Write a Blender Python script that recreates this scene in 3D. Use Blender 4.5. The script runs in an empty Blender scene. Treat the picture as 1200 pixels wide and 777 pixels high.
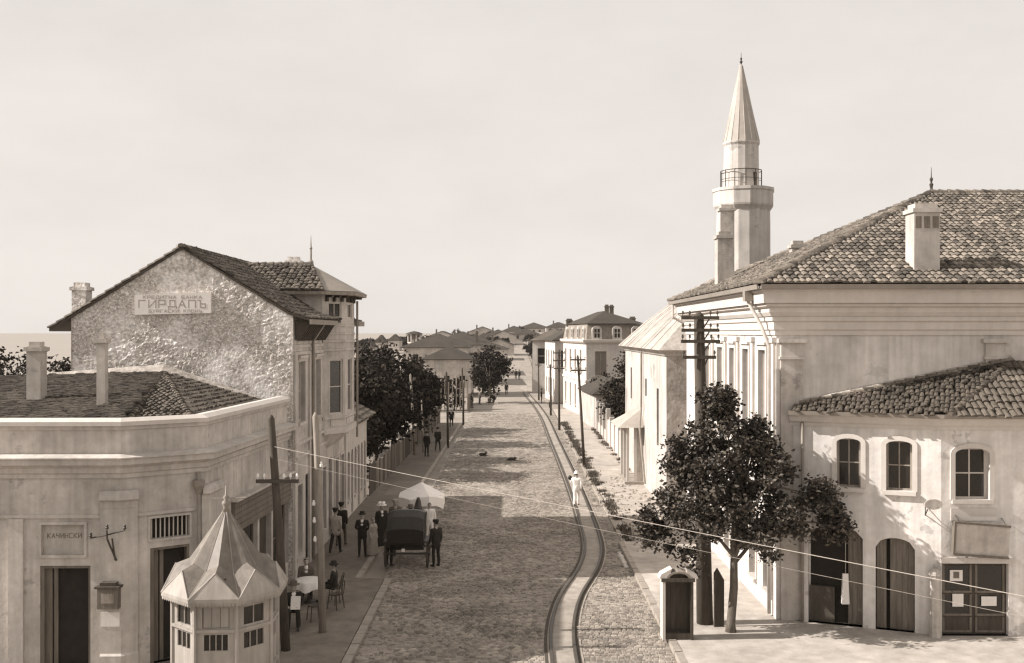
import bpy, bmesh, math, random
from mathutils import Vector, Matrix, noise
import numpy as np
random.seed(7)
R = math.radians
scene = bpy.context.scene
col = scene.collection

# ------------------------------------------------------------------ camera, sky, sun, exposure
CAM_H = 8.8
FPX, CX, CY = 1200.0, 600.0, 390.0          # the photograph's own focal length and horizon, in its pixels
cam_d = bpy.data.cameras.new('camera'); cam = bpy.data.objects.new('camera', cam_d); col.objects.link(cam)
cam.location = (0, 0, CAM_H); cam.rotation_euler = (R(90), 0, 0)
cam_d.sensor_width = 36; cam_d.lens = 36.0 * FPX / 1200.0
cam_d.shift_y = (CY - 388.5) / 1200.0
cam_d.clip_start = 0.2; cam_d.clip_end = 40000
scene.camera = cam

SUN_EL = R(34.0); SUN_AZ_S = -0.075          # sun stands over the houses on the left of the street
sun_dir = Vector((-math.cos(SUN_EL) * math.cos(SUN_AZ_S), math.cos(SUN_EL) * math.sin(SUN_AZ_S), math.sin(SUN_EL)))
world = bpy.data.worlds.new('World'); scene.world = world; world.use_nodes = True
nt = world.node_tree; nt.nodes.clear()
wo = nt.nodes.new('ShaderNodeOutputWorld'); bg = nt.nodes.new('ShaderNodeBackground')
sky = nt.nodes.new('ShaderNodeTexSky'); sky.sky_type = 'NISHITA'; sky.sun_disc = False
sky.sun_elevation = SUN_EL; sky.sun_rotation = math.atan2(sun_dir.x, sun_dir.y)
sky.air_density = 1.0; sky.dust_density = 1.0
bw = nt.nodes.new('ShaderNodeRGBToBW')
pw = nt.nodes.new('ShaderNodeMath'); pw.operation = 'POWER'; pw.inputs[1].default_value = 0.10
tint = nt.nodes.new('ShaderNodeMix'); tint.data_type = 'RGBA'; tint.blend_type = 'MULTIPLY'; tint.inputs[0].default_value = 1
tint.inputs[7].default_value = (1.0, 0.94, 0.885, 1)
nt.links.new(sky.outputs[0], bw.inputs[0]); nt.links.new(bw.outputs[0], pw.inputs[0]); nt.links.new(pw.outputs[0], tint.inputs[6])
wtc = nt.nodes.new('ShaderNodeTexCoord'); wmp = nt.nodes.new('ShaderNodeMapping'); wmp.inputs['Scale'].default_value = (2.0, 2.0, 5.0)   # faint thin veil of high cloud
wnz = nt.nodes.new('ShaderNodeTexNoise'); wnz.inputs['Scale'].default_value = 2.4; wnz.inputs['Detail'].default_value = 7; wnz.inputs['Roughness'].default_value = 0.6
wmr = nt.nodes.new('ShaderNodeMapRange'); wmr.inputs[1].default_value = 0.3; wmr.inputs[2].default_value = 0.7; wmr.inputs[3].default_value = 0.955; wmr.inputs[4].default_value = 1.045
wmx = nt.nodes.new('ShaderNodeMix'); wmx.data_type = 'RGBA'; wmx.blend_type = 'MULTIPLY'; wmx.inputs[0].default_value = 1
nt.links.new(wtc.outputs['Generated'], wmp.inputs[0]); nt.links.new(wmp.outputs[0], wnz.inputs['Vector']); nt.links.new(wnz.outputs[0], wmr.inputs[0])
nt.links.new(tint.outputs[2], wmx.inputs[6]); nt.links.new(wmr.outputs[0], wmx.inputs[7]); nt.links.new(wmx.outputs[2], bg.inputs[0]); bg.inputs[1].default_value = 0.465
nt.links.new(bg.outputs[0], wo.inputs[0])
sun_d = bpy.data.lights.new('sun', 'SUN'); sun = bpy.data.objects.new('sun', sun_d); col.objects.link(sun)
sun_d.energy = 5.0; sun_d.angle = R(0.6); sun_d.color = (1.0, 0.95, 0.905)
sun.rotation_euler = sun_dir.to_track_quat('Z', 'Y').to_euler(); sun.location = (-30, 20, 40)
vs = scene.view_settings
vs.view_transform = 'Standard'; vs.look = 'None'; vs.exposure = 0.65; vs.gamma = 1.0; vs.use_curve_mapping = False
scene.render.engine = 'CYCLES'
scene.cycles.use_denoising = True
scene.cycles.max_bounces = 6; scene.cycles.diffuse_bounces = 3; scene.cycles.glossy_bounces = 2
scene.cycles.filter_width = 1.35

# ------------------------------------------------------------------ helpers
def sepia(v):
    k = min(1.0, v / 0.8) ** 0.6
    br = 0.575 + 0.32 * k; gr = 0.795 + 0.15 * k
    r = v / (0.2126 + 0.7152 * gr + 0.0722 * br)
    return (r, r * gr, r * br, 1)

MATS = {}
def mat(name, v, rough=0.85, scale=6.0, var=0.25, bump=0.15, island=0.0, stretch=None, v2=None, big=0.0, bscale=None, metal=0.0, spec=0.3, streak=0.0, peel=0.0):
    """plain procedural surface: noise tone between v*(1-var) and v*(1+var), optional large stains, streaks, per-piece tone, fine relief"""
    if name in MATS: return MATS[name]
    m = bpy.data.materials.new(name); m.use_nodes = True; t = m.node_tree; N = t.nodes; L = t.links
    p = N['Principled BSDF']; p.inputs['Roughness'].default_value = rough
    p.inputs['Metallic'].default_value = metal; p.inputs['Specular IOR Level'].default_value = spec
    tc = N.new('ShaderNodeTexCoord'); mp = N.new('ShaderNodeMapping')
    L.new(tc.outputs['Object'], mp.inputs[0])
    if stretch: mp.inputs['Scale'].default_value = stretch
    nz = N.new('ShaderNodeTexNoise'); nz.inputs['Scale'].default_value = scale; nz.inputs['Detail'].default_value = 6; nz.inputs['Roughness'].default_value = 0.65
    L.new(mp.outputs[0], nz.inputs['Vector'])
    cr = N.new('ShaderNodeValToRGB'); cr.color_ramp.elements[0].position = 0.28; cr.color_ramp.elements[1].position = 0.72
    cr.color_ramp.elements[0].color = sepia(v * (1 - var)); cr.color_ramp.elements[1].color = sepia(min(0.86, (v2 or v * (1 + var))))
    L.new(nz.outputs[0], cr.inputs[0]); c = cr.outputs[0]
    def mul(c, fac_out, lo, hi):
        mr = N.new('ShaderNodeMapRange'); mr.inputs[1].default_value = 0.3; mr.inputs[2].default_value = 0.7
        mr.inputs[3].default_value = lo; mr.inputs[4].default_value = hi; L.new(fac_out, mr.inputs[0])
        mx = N.new('ShaderNodeMix'); mx.data_type = 'RGBA'; mx.blend_type = 'MULTIPLY'; mx.inputs[0].default_value = 1
        L.new(c, mx.inputs[6]); L.new(mr.outputs[0], mx.inputs[7]); return mx.outputs[2]
    if big:
        n2 = N.new('ShaderNodeTexNoise'); n2.inputs['Scale'].default_value = 0.55; n2.inputs['Detail'].default_value = 5; n2.inputs['Roughness'].default_value = 0.6
        L.new(tc.outputs['Object'], n2.inputs['Vector']); c = mul(c, n2.outputs[0], 1 - big, 1 + big * 0.4)
    if streak:
        ms = N.new('ShaderNodeMapping'); ms.inputs['Scale'].default_value = (3.5, 3.5, 0.22); L.new(tc.outputs['Object'], ms.inputs[0])
        n3 = N.new('ShaderNodeTexNoise'); n3.inputs['Scale'].default_value = 1.6; n3.inputs['Detail'].default_value = 4; L.new(ms.outputs[0], n3.inputs['Vector'])
        c = mul(c, n3.outputs[0], 1 - streak, 1.0)
    if peel:                                             # patches where the limewash has come off, ragged edges
        n4 = N.new('ShaderNodeTexNoise'); n4.inputs['Scale'].default_value = 0.9; n4.inputs['Detail'].default_value = 11; n4.inputs['Roughness'].default_value = 0.68
        L.new(tc.outputs['Object'], n4.inputs['Vector'])
        r4 = N.new('ShaderNodeMapRange'); r4.inputs[1].default_value = .60; r4.inputs[2].default_value = .635; L.new(n4.outputs[0], r4.inputs[0])
        c = mul(c, r4.outputs[0], 1.0, 1 - peel)
    if island:
        g = N.new('ShaderNodeNewGeometry'); mr = N.new('ShaderNodeMapRange')
        mr.inputs[3].default_value = 1 - island; mr.inputs[4].default_value = 1 + island; L.new(g.outputs['Random Per Island'], mr.inputs[0])
        mx = N.new('ShaderNodeMix'); mx.data_type = 'RGBA'; mx.blend_type = 'MULTIPLY'; mx.inputs[0].default_value = 1
        L.new(c, mx.inputs[6]); L.new(mr.outputs[0], mx.inputs[7]); c = mx.outputs[2]
    L.new(c, p.inputs['Base Color'])
    if bump:
        bn = N.new('ShaderNodeTexNoise'); bn.inputs['Scale'].default_value = bscale or scale * 4; bn.inputs['Detail'].default_value = 4
        L.new(mp.outputs[0], bn.inputs['Vector'])
        b = N.new('ShaderNodeBump'); b.inputs['Strength'].default_value = bump; b.inputs['Distance'].default_value = 0.03
        L.new(bn.outputs[0], b.inputs['Height']); L.new(b.outputs[0], p.inputs['Normal'])
    MATS[name] = m
    return m

M = dict(
 plaster_white = mat('plaster_white', 0.56, peel=.2, scale=3, var=0.08, bump=0.12, big=0.16, streak=0.14),
 plaster_cream = mat('plaster_cream', 0.53, peel=.22, scale=3, var=0.16, bump=0.2, big=0.32, streak=0.24),
 plaster_grey = mat('plaster_grey', 0.48, peel=.25, scale=3, var=0.18, bump=0.15, big=0.22, streak=0.2),
 plaster_old = mat('plaster_old', 0.50, scale=4, var=0.2, bump=0.3, big=0.3, streak=0.25),
 trim = mat('trim', 0.54, scale=5, var=0.12, bump=0.1, big=0.26, streak=0.22),
 trim_white = mat('trim_white', 0.55, scale=5, var=0.06, bump=0.05, big=0.1, streak=0.08),
 rubble = mat('rubble', 0.40, scale=9, var=0.55, bump=1.0, big=0.25, bscale=20),
 tile = mat('tile', 0.105, scale=7, var=0.35, bump=0.2, island=0.5, big=0.3),
 tile_pale = mat('tile_pale', 0.15, scale=7, var=0.4, bump=0.3, island=0.6, big=0.3),
 tile_dark = mat('tile_dark', 0.075, scale=7, var=0.35, bump=0.2, island=0.5, big=0.3),
 mortar = mat('mortar', 0.34, scale=5, var=0.55, bump=0.4),
 roof_base = mat('roof_base', 0.06, scale=8, var=0.3, bump=0.2),
 roof_far = mat('roof_far', 0.045, scale=4, var=0.25, bump=0.3, stretch=(1, 1, 3), big=0.25),
 lead = mat('lead', 0.42, scale=2.5, var=0.2, bump=0.2, big=0.3, streak=0.3),
 zinc = mat('zinc', 0.24, rough=0.6, scale=4, var=0.15, bump=0.06, big=0.2, spec=0.4),
 wood_dark = mat('wood_dark', 0.065, scale=9, var=0.35, bump=0.2, stretch=(1, 1, .15)),
 wood = mat('wood', 0.14, scale=9, var=0.35, bump=0.25, stretch=(1, 1, .12)),
 wood_grey = mat('wood_grey', 0.24, scale=9, var=0.35, bump=0.25, stretch=(1, 1, .12)),
 paint_wood = mat('paint_wood', 0.50, rough=0.6, scale=6, var=0.12, bump=0.06, stretch=(1, 1, .2), big=0.12),
 shutter = mat('shutter', 0.17, rough=0.7, scale=8, var=0.25, bump=0.1, stretch=(1, 1, .2)),
 glass = mat('glass', 0.018, rough=0.12, scale=2, var=0.3, bump=0.02, spec=0.5),
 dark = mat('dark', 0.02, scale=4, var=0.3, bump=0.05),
 iron = mat('iron', 0.05, rough=0.55, scale=8, var=0.3, bump=0.08, spec=0.4),
 rail = mat('rail', 0.045, rough=0.5, scale=8, var=0.35, bump=0.1, spec=0.4),
 ceramic = mat('ceramic', 0.8, rough=0.3, scale=3, var=0.04, bump=0, spec=0.5),
 paper = mat('paper', 0.7, scale=9, var=0.08, bump=0.03),
 ink = mat('ink', 0.16, scale=5, var=0.2, bump=0),
 ink_faded = mat('ink_faded', 0.33, scale=9, var=0.25, bump=0),
 cobble = mat('cobble', 0.245, scale=1.2, var=0.22, bump=0.6, island=0.42, big=0.35, bscale=30),
 road = mat('road', 0.27, scale=2.6, var=0.32, bump=1.0, big=0.25, stretch=(.6, 1.8, 1), bscale=5.5),
 dirt = mat('dirt', 0.36, scale=1.3, var=0.22, bump=0.6, big=0.2, bscale=14),
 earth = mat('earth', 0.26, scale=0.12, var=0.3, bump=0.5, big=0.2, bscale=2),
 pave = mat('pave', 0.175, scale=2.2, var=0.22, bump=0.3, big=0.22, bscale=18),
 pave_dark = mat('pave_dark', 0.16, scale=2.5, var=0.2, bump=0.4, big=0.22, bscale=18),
 kerb = mat('kerb', 0.27, scale=3, var=0.2, bump=0.3, island=0.2),
 sea = mat('sea', 0.26, rough=0.5, scale=0.01, var=0.05, bump=0.1, bscale=0.3),
 leaf = mat('leaf', 0.055, rough=0.55, scale=2, var=0.3, bump=0, island=0.75, spec=0.3),
 leaf_dark = mat('leaf_dark', 0.026, rough=0.8, scale=1, var=0.3, bump=0, island=0.6, spec=0.1),
 bark = mat('bark', 0.12, scale=8, var=0.35, bump=0.5, stretch=(1, 1, .25)),
 grass = mat('grass', 0.09, rough=0.8, scale=2, var=0.3, bump=0, island=0.4),
 cloth_white = mat('cloth_white', 0.74, scale=4, var=0.06, bump=0.1),
 cloth_dark = mat('cloth_dark', 0.022, scale=9, var=0.2, bump=0.1),
 cloth_mid = mat('cloth_mid', 0.10, scale=9, var=0.2, bump=0.1),
 cloth_light = mat('cloth_light', 0.33, scale=9, var=0.15, bump=0.1),
 skin = mat('skin', 0.34, rough=0.6, scale=6, var=0.06, bump=0),
 hair = mat('hair', 0.02, rough=0.5, scale=20, var=0.3, bump=0.1),
 straw = mat('straw', 0.5, scale=20, var=0.15, bump=0.2),
 leather = mat('leather', 0.022, rough=0.5, scale=8, var=0.3, bump=0.15, spec=0.4),
 horse = mat('horse', 0.04, rough=0.55, scale=5, var=0.3, bump=0.05),
)

def rubble_mat(name):
    m = bpy.data.materials.new(name); m.use_nodes = True; t = m.node_tree; N = t.nodes; L = t.links; p = N['Principled BSDF']; p.inputs['Roughness'].default_value = .95; p.inputs['Specular IOR Level'].default_value = .1
    tc = N.new('ShaderNodeTexCoord'); mp = N.new('ShaderNodeMapping'); mp.inputs['Scale'].default_value = (3.6, 3.6, 5.2); L.new(tc.outputs['Object'], mp.inputs[0])
    wn = N.new('ShaderNodeTexNoise'); wn.inputs['Scale'].default_value = 2.2; L.new(mp.outputs[0], wn.inputs['Vector'])
    mx = N.new('ShaderNodeMix'); mx.data_type = 'RGBA'; mx.blend_type = 'LINEAR_LIGHT'; mx.inputs[0].default_value = .35; L.new(mp.outputs[0], mx.inputs[6]); L.new(wn.outputs[1], mx.inputs[7])
    v1 = N.new('ShaderNodeTexVoronoi'); v1.feature = 'DISTANCE_TO_EDGE'; L.new(mx.outputs[2], v1.inputs['Vector']); v2 = N.new('ShaderNodeTexVoronoi'); L.new(mx.outputs[2], v2.inputs['Vector'])
    bw_ = N.new('ShaderNodeRGBToBW'); L.new(v2.outputs['Color'], bw_.inputs[0])
    st = N.new('ShaderNodeValToRGB'); st.color_ramp.elements[0].position = .25; st.color_ramp.elements[1].position = .8; st.color_ramp.elements[0].color = sepia(.48); st.color_ramp.elements[1].color = sepia(.84); L.new(bw_.outputs[0], st.inputs[0])
    jt = N.new('ShaderNodeMapRange'); jt.inputs[1].default_value = .015; jt.inputs[2].default_value = .10; L.new(v1.outputs['Distance'], jt.inputs[0])
    c1 = N.new('ShaderNodeMix'); c1.data_type = 'RGBA'; c1.inputs[6].default_value = sepia(.28); L.new(jt.outputs[0], c1.inputs[0]); L.new(st.outputs[0], c1.inputs[7])
    pn = N.new('ShaderNodeTexNoise'); pn.inputs['Scale'].default_value = .8; pn.inputs['Detail'].default_value = 9; pn.inputs['Roughness'].default_value = .72; L.new(tc.outputs['Object'], pn.inputs['Vector'])
    pm = N.new('ShaderNodeMapRange'); pm.inputs[1].default_value = .47; pm.inputs[2].default_value = .58; L.new(pn.outputs[0], pm.inputs[0])
    c2 = N.new('ShaderNodeMix'); c2.data_type = 'RGBA'; c2.inputs[7].default_value = sepia(.82); L.new(pm.outputs[0], c2.inputs[0]); L.new(c1.outputs[2], c2.inputs[6])
    fn = N.new('ShaderNodeTexNoise'); fn.inputs['Scale'].default_value = 11; fn.inputs['Detail'].default_value = 6; L.new(tc.outputs['Object'], fn.inputs['Vector']); fr_ = N.new('ShaderNodeMapRange'); fr_.inputs[1].default_value = .3; fr_.inputs[2].default_value = .7; fr_.inputs[3].default_value = .66; fr_.inputs[4].default_value = 1.15; L.new(fn.outputs[0], fr_.inputs[0])
    c3 = N.new('ShaderNodeMix'); c3.data_type = 'RGBA'; c3.blend_type = 'MULTIPLY'; c3.inputs[0].default_value = 1; L.new(c2.outputs[2], c3.inputs[6]); L.new(fr_.outputs[0], c3.inputs[7]); L.new(c3.outputs[2], p.inputs['Base Color'])
    b = N.new('ShaderNodeBump'); b.inputs['Strength'].default_value = .8; b.inputs['Distance'].default_value = .05; L.new(fn.outputs[0], b.inputs['Height']); L.new(b.outputs[0], p.inputs['Normal'])
    return m
M['rubble'] = rubble_mat('rubble_wall')
def px(x, Y): return (x - CX) / FPX * Y
def pz(y, Y): return CAM_H - (y - CY) / FPX * Y
def gy(y): return CAM_H * FPX / (y - CY)
def gp(x, y):
    Y = gy(y); return Vector((px(x, Y), Y, 0))

ORG = {}
def thing(name, label, cat, loc=(0, 0, 0), group=None, kind=None):
    o = bpy.data.objects.new(name, None); col.objects.link(o); o.location = loc; o.empty_display_size = 0.2
    o['label'] = label; o['category'] = cat
    if group: o['group'] = group
    if kind: o['kind'] = kind
    ORG[o.name] = Vector(loc)
    return o

class MB:
    """collects faces in world coordinates; build() links them as ONE mesh object under its parent"""
    def __init__(s): s.v = []; s.f = []; s.mi = []
    def add(s, vs_, fs, mi=0):
        n = len(s.v); s.v.extend([tuple(a) for a in vs_])
        s.f.extend([tuple(i + n for i in f) for f in fs]); s.mi.extend([mi] * len(fs))
        return s
    def quad(s, a, b, c, d, mi=0): return s.add([a, b, c, d], [(0, 1, 2, 3)], mi)
    def poly(s, pts, mi=0): return s.add(pts, [tuple(range(len(pts)))], mi)
    def hexa(s, p, mi=0):
        return s.add(p, [(0, 3, 2, 1), (4, 5, 6, 7), (0, 1, 5, 4), (1, 2, 6, 5), (2, 3, 7, 6), (3, 0, 4, 7)], mi)
    def box(s, x0, x1, y0, y1, z0, z1, mi=0):
        return s.hexa([(x0, y0, z0), (x1, y0, z0), (x1, y1, z0), (x0, y1, z0), (x0, y0, z1), (x1, y0, z1), (x1, y1, z1), (x0, y1, z1)], mi)
    def fbox(s, F, u0, u1, o0, o1, z0, z1, mi=0):     # o = outwards from the wall plane
        P = F.P
        return s.hexa([P(u0, o1, z0), P(u1, o1, z0), P(u1, o0, z0), P(u0, o0, z0), P(u0, o1, z1), P(u1, o1, z1), P(u1, o0, z1), P(u0, o0, z1)], mi)
    def tube(s, pts, rad, n=8, mi=0, cap=True):
        pts = [Vector(p) for p in pts]
        if not isinstance(rad, (list, tuple)): rad = [rad] * len(pts)
        rings = []; ref = None
        for i, p in enumerate(pts):
            d = (pts[min(i + 1, len(pts) - 1)] - pts[max(i - 1, 0)]).normalized()
            if ref is None or abs(ref.dot(d)) > 0.98: ref = Vector((0, 0, 1)) if abs(d.z) < 0.9 else Vector((1, 0, 0))
            a = d.cross(ref).normalized(); b = d.cross(a).normalized(); ref = -b if False else ref
            rings.append([p + (a * math.cos(t) + b * math.sin(t)) * rad[i] for t in [2 * math.pi * k / n for k in range(n)]])
        vs_ = [q for r in rings for q in r]; fs = []
        for i in range(len(pts) - 1):
            for k in range(n):
                fs.append((i * n + k, i * n + (k + 1) % n, (i + 1) * n + (k + 1) % n, (i + 1) * n + k))
        if cap:
            fs.append(tuple(range(n))[::-1]); fs.append(tuple((len(pts) - 1) * n + k for k in range(n)))
        return s.add(vs_, fs, mi)
    def lathe(s, c, prof, n=16, mi=0, a0=0.0):        # prof: (radius, z)
        c = Vector(c); vs_ = []; fs = []
        for r, z in prof:
            for k in range(n):
                t = a0 + 2 * math.pi * k / n
                vs_.append((c.x + r * math.cos(t), c.y + r * math.sin(t), c.z + z))
        for i in range(len(prof) - 1):
            for k in range(n):
                fs.append((i * n + k, i * n + (k + 1) % n, (i + 1) * n + (k + 1) % n, (i + 1) * n + k))
        fs.append(tuple(range(n))[::-1]); fs.append(tuple((len(prof) - 1) * n + k for k in range(n)))
        return s.add(vs_, fs, mi)
    def sphere(s, c, r, n=8, mi=0, sz=1.0):
        prof = [(max(1e-3, r * math.sin(math.pi * i / n)), -r * sz * math.cos(math.pi * i / n)) for i in range(n + 1)]
        return s.lathe(c, prof, n + 2, mi)
    def sweep(s, path, prof, closed=False, mi=0):
        """sweep a moulding profile (out, z) along a plan path of (x, y); outward is to the right of travel"""
        n = len(path); rows = []
        for i, p in enumerate(path):
            p = Vector((p[0], p[1])); ns = []
            for a, b in ((i - 1, i), (i, i + 1)):
                if (a < 0 or b >= n) and not closed: continue
                d = (Vector(path[b % n][:2]) - Vector(path[a % n][:2])).normalized(); ns.append(Vector((d.y, -d.x)))
            m_ = ns[0] if len(ns) == 1 else (ns[0] + ns[1]) / max(0.3, (1 + ns[0].dot(ns[1])))
            rows.append([(p.x + m_.x * o, p.y + m_.y * o, z) for o, z in prof])
        k = len(prof); vs_ = [q for r in rows for q in r]; fs = []
        for i in range(n if closed else n - 1):
            j = (i + 1) % n
            for a in range(k - 1): fs.append((i * k + a, j * k + a, j * k + a + 1, i * k + a + 1))
        if not closed: fs.append(tuple(range(k))[::-1]); fs.append(tuple((n - 1) * k + a for a in range(k)))
        return s.add(vs_, fs, mi)
    def build(s, name, m, parent=None, smooth=False, label=None, kind=None, loc=None):
        org = ORG[parent.name] if parent else Vector(loc or (0, 0, 0))
        me = bpy.data.meshes.new(name)
        me.from_pydata([(a[0] - org.x, a[1] - org.y, a[2] - org.z) for a in s.v], [], s.f)
        ms = m if isinstance(m, (list, tuple)) else [m]
        for k in ms: me.materials.append(M[k] if isinstance(k, str) else k)
        if len(ms) > 1: me.polygons.foreach_set('material_index', s.mi)
        if smooth: me.polygons.foreach_set('use_smooth', [True] * len(me.polygons))
        me.validate(); me.update()
        o = bpy.data.objects.new(name, me); col.objects.link(o)
        if parent: o.parent = parent
        else: o.location = org
        ORG[o.name] = org
        if label: o['label'] = label
        if kind: o['kind'] = kind
        return o

def solo(o, label, cat, group=None):
    o['label'] = label; o['category'] = cat
    if group: o['group'] = group
    return o

class Fr:
    """a wall plane: origin, direction u along the wall (to the right as seen from outside), outward normal"""
    def __init__(s, a, b):
        s.a = Vector((a[0], a[1])); d = Vector((b[0], b[1])) - s.a; s.len = d.length; s.u = d.normalized(); s.n = Vector((s.u.y, -s.u.x))
    def P(s, u, o, z):
        q = s.a + s.u * u + s.n * o; return Vector((q.x, q.y, z))
    def U(s, x):                                       # where this wall meets the sight line of a photograph column
        k = (x - CX) / FPX
        return (k * s.a.y - s.a.x) / (s.u.x - k * s.u.y)
    def Z(s, u, y):
        return CAM_H - (y - CY) / FPX * (s.a.y + s.u.y * u)

def wall(mb, F, u0, u1, z0, z1, ops=(), depth=0.25, mi=0):
    us = sorted({u0, u1, *[o[0] for o in ops], *[o[1] for o in ops]}); zs = sorted({z0, z1, *[o[2] for o in ops], *[o[3] for o in ops]})
    P = F.P
    for i in range(len(us) - 1):
        for j in range(len(zs) - 1):
            cu = (us[i] + us[i + 1]) / 2; cz = (zs[j] + zs[j + 1]) / 2
            if any(o[0] < cu < o[1] and o[2] < cz < o[3] for o in ops): continue
            mb.quad(P(us[i], 0, zs[j]), P(us[i + 1], 0, zs[j]), P(us[i + 1], 0, zs[j + 1]), P(us[i], 0, zs[j + 1]), mi)
    for o in ops:
        a, b, c, d = o[:4]; r = o[4] if len(o) > 4 else 0
        mb.quad(P(a, 0, c), P(a, 0, d - r), P(a, -depth, d - r), P(a, -depth, c), mi)
        mb.quad(P(b, -depth, c), P(b, -depth, d - r), P(b, 0, d - r), P(b, 0, c), mi)
        mb.quad(P(a, -depth, c), P(b, -depth, c), P(b, 0, c), P(a, 0, c), mi)
        n = 8 if r else 1; pts = []
        for k in range(n + 1):
            t = k / n; uu = a + (b - a) * t; pts.append((uu, d - r + r * math.sqrt(max(0, 1 - (2 * t - 1) ** 2)) if r else d))
        for k in range(n):
            (ua, za), (ub, zb) = pts[k], pts[k + 1]
            if r and (za < d - 1e-4 or zb < d - 1e-4):
                mb.poly([P(ua, 0, za), P(ub, 0, zb), P(ub, 0, d), P(ua, 0, d)], mi)
            mb.quad(P(ua, 0, za), P(ua, -depth, za), P(ub, -depth, zb), P(ub, 0, zb), mi)

def window(parent, F, op, depth=0.2, nx=2, ny=2, m='paint_wood', fw=0.06, sill=0.0, name='window', pane='glass', surround=0.0, sm='trim', lintel=0.0, solid_low=0.0):
    """frame and glazing bars in an opening; every pane an object of its own; optional sill and moulded surround"""
    a, b, c, d = op[:4]; o0, o1 = -depth, -depth + 0.06
    mb = MB()
    mb.fbox(F, a, a + fw, o0, o1, c, d); mb.fbox(F, b - fw, b, o0, o1, c, d)
    mb.fbox(F, a + fw, b - fw, o0, o1, c, c + fw); mb.fbox(F, a + fw, b - fw, o0, o1, d - fw, d)
    iu0, iu1, iz0, iz1 = a + fw, b - fw, c + fw, d - fw
    bw_ = fw * 0.6; cu = (iu1 - iu0 - bw_ * (nx - 1)) / nx; cz = (iz1 - iz0 - bw_ * (ny - 1)) / ny
    for i in range(1, nx): mb.fbox(F, iu0 + i * (cu + bw_) - bw_, iu0 + i * (cu + bw_), o0, o1 - .01, iz0, iz1)
    for j in range(1, ny): mb.fbox(F, iu0, iu1, o0, o1 - .015, iz0 + j * (cz + bw_) - bw_, iz0 + j * (cz + bw_))
    w = mb.build(name, m, parent)
    for i in range(nx):
        for j in range(ny):
            p = MB(); q0 = iu0 + i * (cu + bw_); z0 = iz0 + j * (cz + bw_)
            p.fbox(F, q0 - .008, q0 + cu + .008, o0 - .005, o0 + .02, z0 - .008, z0 + cz + .008)
            p.build('pane', pane if not (j == 0 and solid_low) else m, w)
    if sill:
        s_ = MB(); s_.fbox(F, a - .1, b + .1, -.05, sill, c - .11, c + .004); s_.build('sill', sm, w)
    if surround:
        s_ = MB(); t = .035
        s_.fbox(F, a - surround, a - .002, -.02, t, c, d + surround); s_.fbox(F, b + .002, b + surround, -.02, t, c, d + surround)
        s_.fbox(F, a - .002, b + .002, -.02, t, d + .002, d + surround); s_.build('surround', sm, w)
    if lintel:
        s_ = MB(); s_.fbox(F, a - .16, b + .16, -.02, lintel, d + surround + .003, d + surround + .09); s_.build('lintel', sm, w)
    return w

def plank_door(parent, F, op, depth=0.2, leaves=2, planks=4, m='wood', name='door', rail_m=None):
    a, b, c, d = op[:4]; w = (b - a) / leaves
    for k in range(leaves):
        u0 = a + k * w + .012; u1 = a + (k + 1) * w - .012
        mb = MB(); mb.fbox(F, u0, u1, -depth - .03, -depth, c, d); dr = mb.build(name, m, parent)
        pw_ = (u1 - u0) / planks
        for i in range(planks):
            q = MB(); q.fbox(F, u0 + i * pw_ + .006, u0 + (i + 1) * pw_ - .006, -depth, -depth + .018 + random.uniform(0, .006), c + .01, d - .01); q.build('plank', m, dr)
        q = MB(); q.fbox(F, u1 - .1 if k == 0 else u0 + .06, u1 - .06 if k == 0 else u0 + .1, -depth + .02, -depth + .08, c + 1.0, c + 1.12); q.build('handle', 'iron', dr)

def tiles(parent, poly, m='tile', w=0.2, l=0.34, name='roof_tiles', individual=0, jit=0.02, kind='stuff', clip_y=None):
    """courses of barrel tiles over one roof plane"""
    pts = [Vector(p) for p in poly]; n = Vector((0, 0, 0))
    for i in range(len(pts)):
        a, b = pts[i], pts[(i + 1) % len(pts)]; n += a.cross(b)
    n.normalize()
    if n.z < 0: n = -n
    up = (Vector((0, 0, 1)) - n * n.z).normalized(); ac = up.cross(n).normalized(); o = pts[0]
    P2 = [((p - o).dot(ac), (p - o).dot(up)) for p in pts]
    def inside(x, y):
        c = False; j = len(P2) - 1
        for i in range(len(P2)):
            xi, yi = P2[i]; xj, yj = P2[j]
            if (yi > y) != (yj > y) and x < (xj - xi) * (y - yi) / (yj - yi) + xi: c = not c
            j = i
        return c
    x0, x1 = min(p[0] for p in P2), max(p[0] for p in P2); y0, y1 = min(p[1] for p in P2), max(p[1] for p in P2)
    big = MB(); small = []; SEG = 4
    r_ = 0; y = y0
    while y < y1:
        nx = int((x1 - x0) / w) + 1
        for i in range(nx):
            x = x0 + (i + .5) * w
            if not inside(x, y + l * .5): continue
            jx = random.gauss(0, jit * .6); jy = random.gauss(0, jit); jz = abs(random.gauss(0, jit * .5)); sk = random.gauss(0, .03)
            vs_ = []
            for q, (yy, rr, lift) in enumerate(((y - .05 + jy, w * .52, .035 + jz), (y + l + jy, w * .42, 0.0 + jz))):
                for k in range(SEG + 1):
                    t = math.pi * k / SEG
                    p = o + ac * (x + jx + sk * (q - .5) * l - rr * math.cos(t)) + up * yy + n * (lift + rr * .75 * math.sin(t))
                    vs_.append(p)
            fs = [(k, k + 1, SEG + 2 + k, SEG + 1 + k) for k in range(SEG)]
            fs.append(tuple(range(SEG + 1))[::-1])
            if individual and len(small) < individual: small.append((vs_, fs))
            else: big.add(vs_, fs)
        y += l * .86; r_ += 1
    for vs_, fs in small:
        q = MB(); q.add(vs_, fs); q.build('tile', m, parent)
    if big.v: big.build(name, m, parent, kind=kind)

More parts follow.
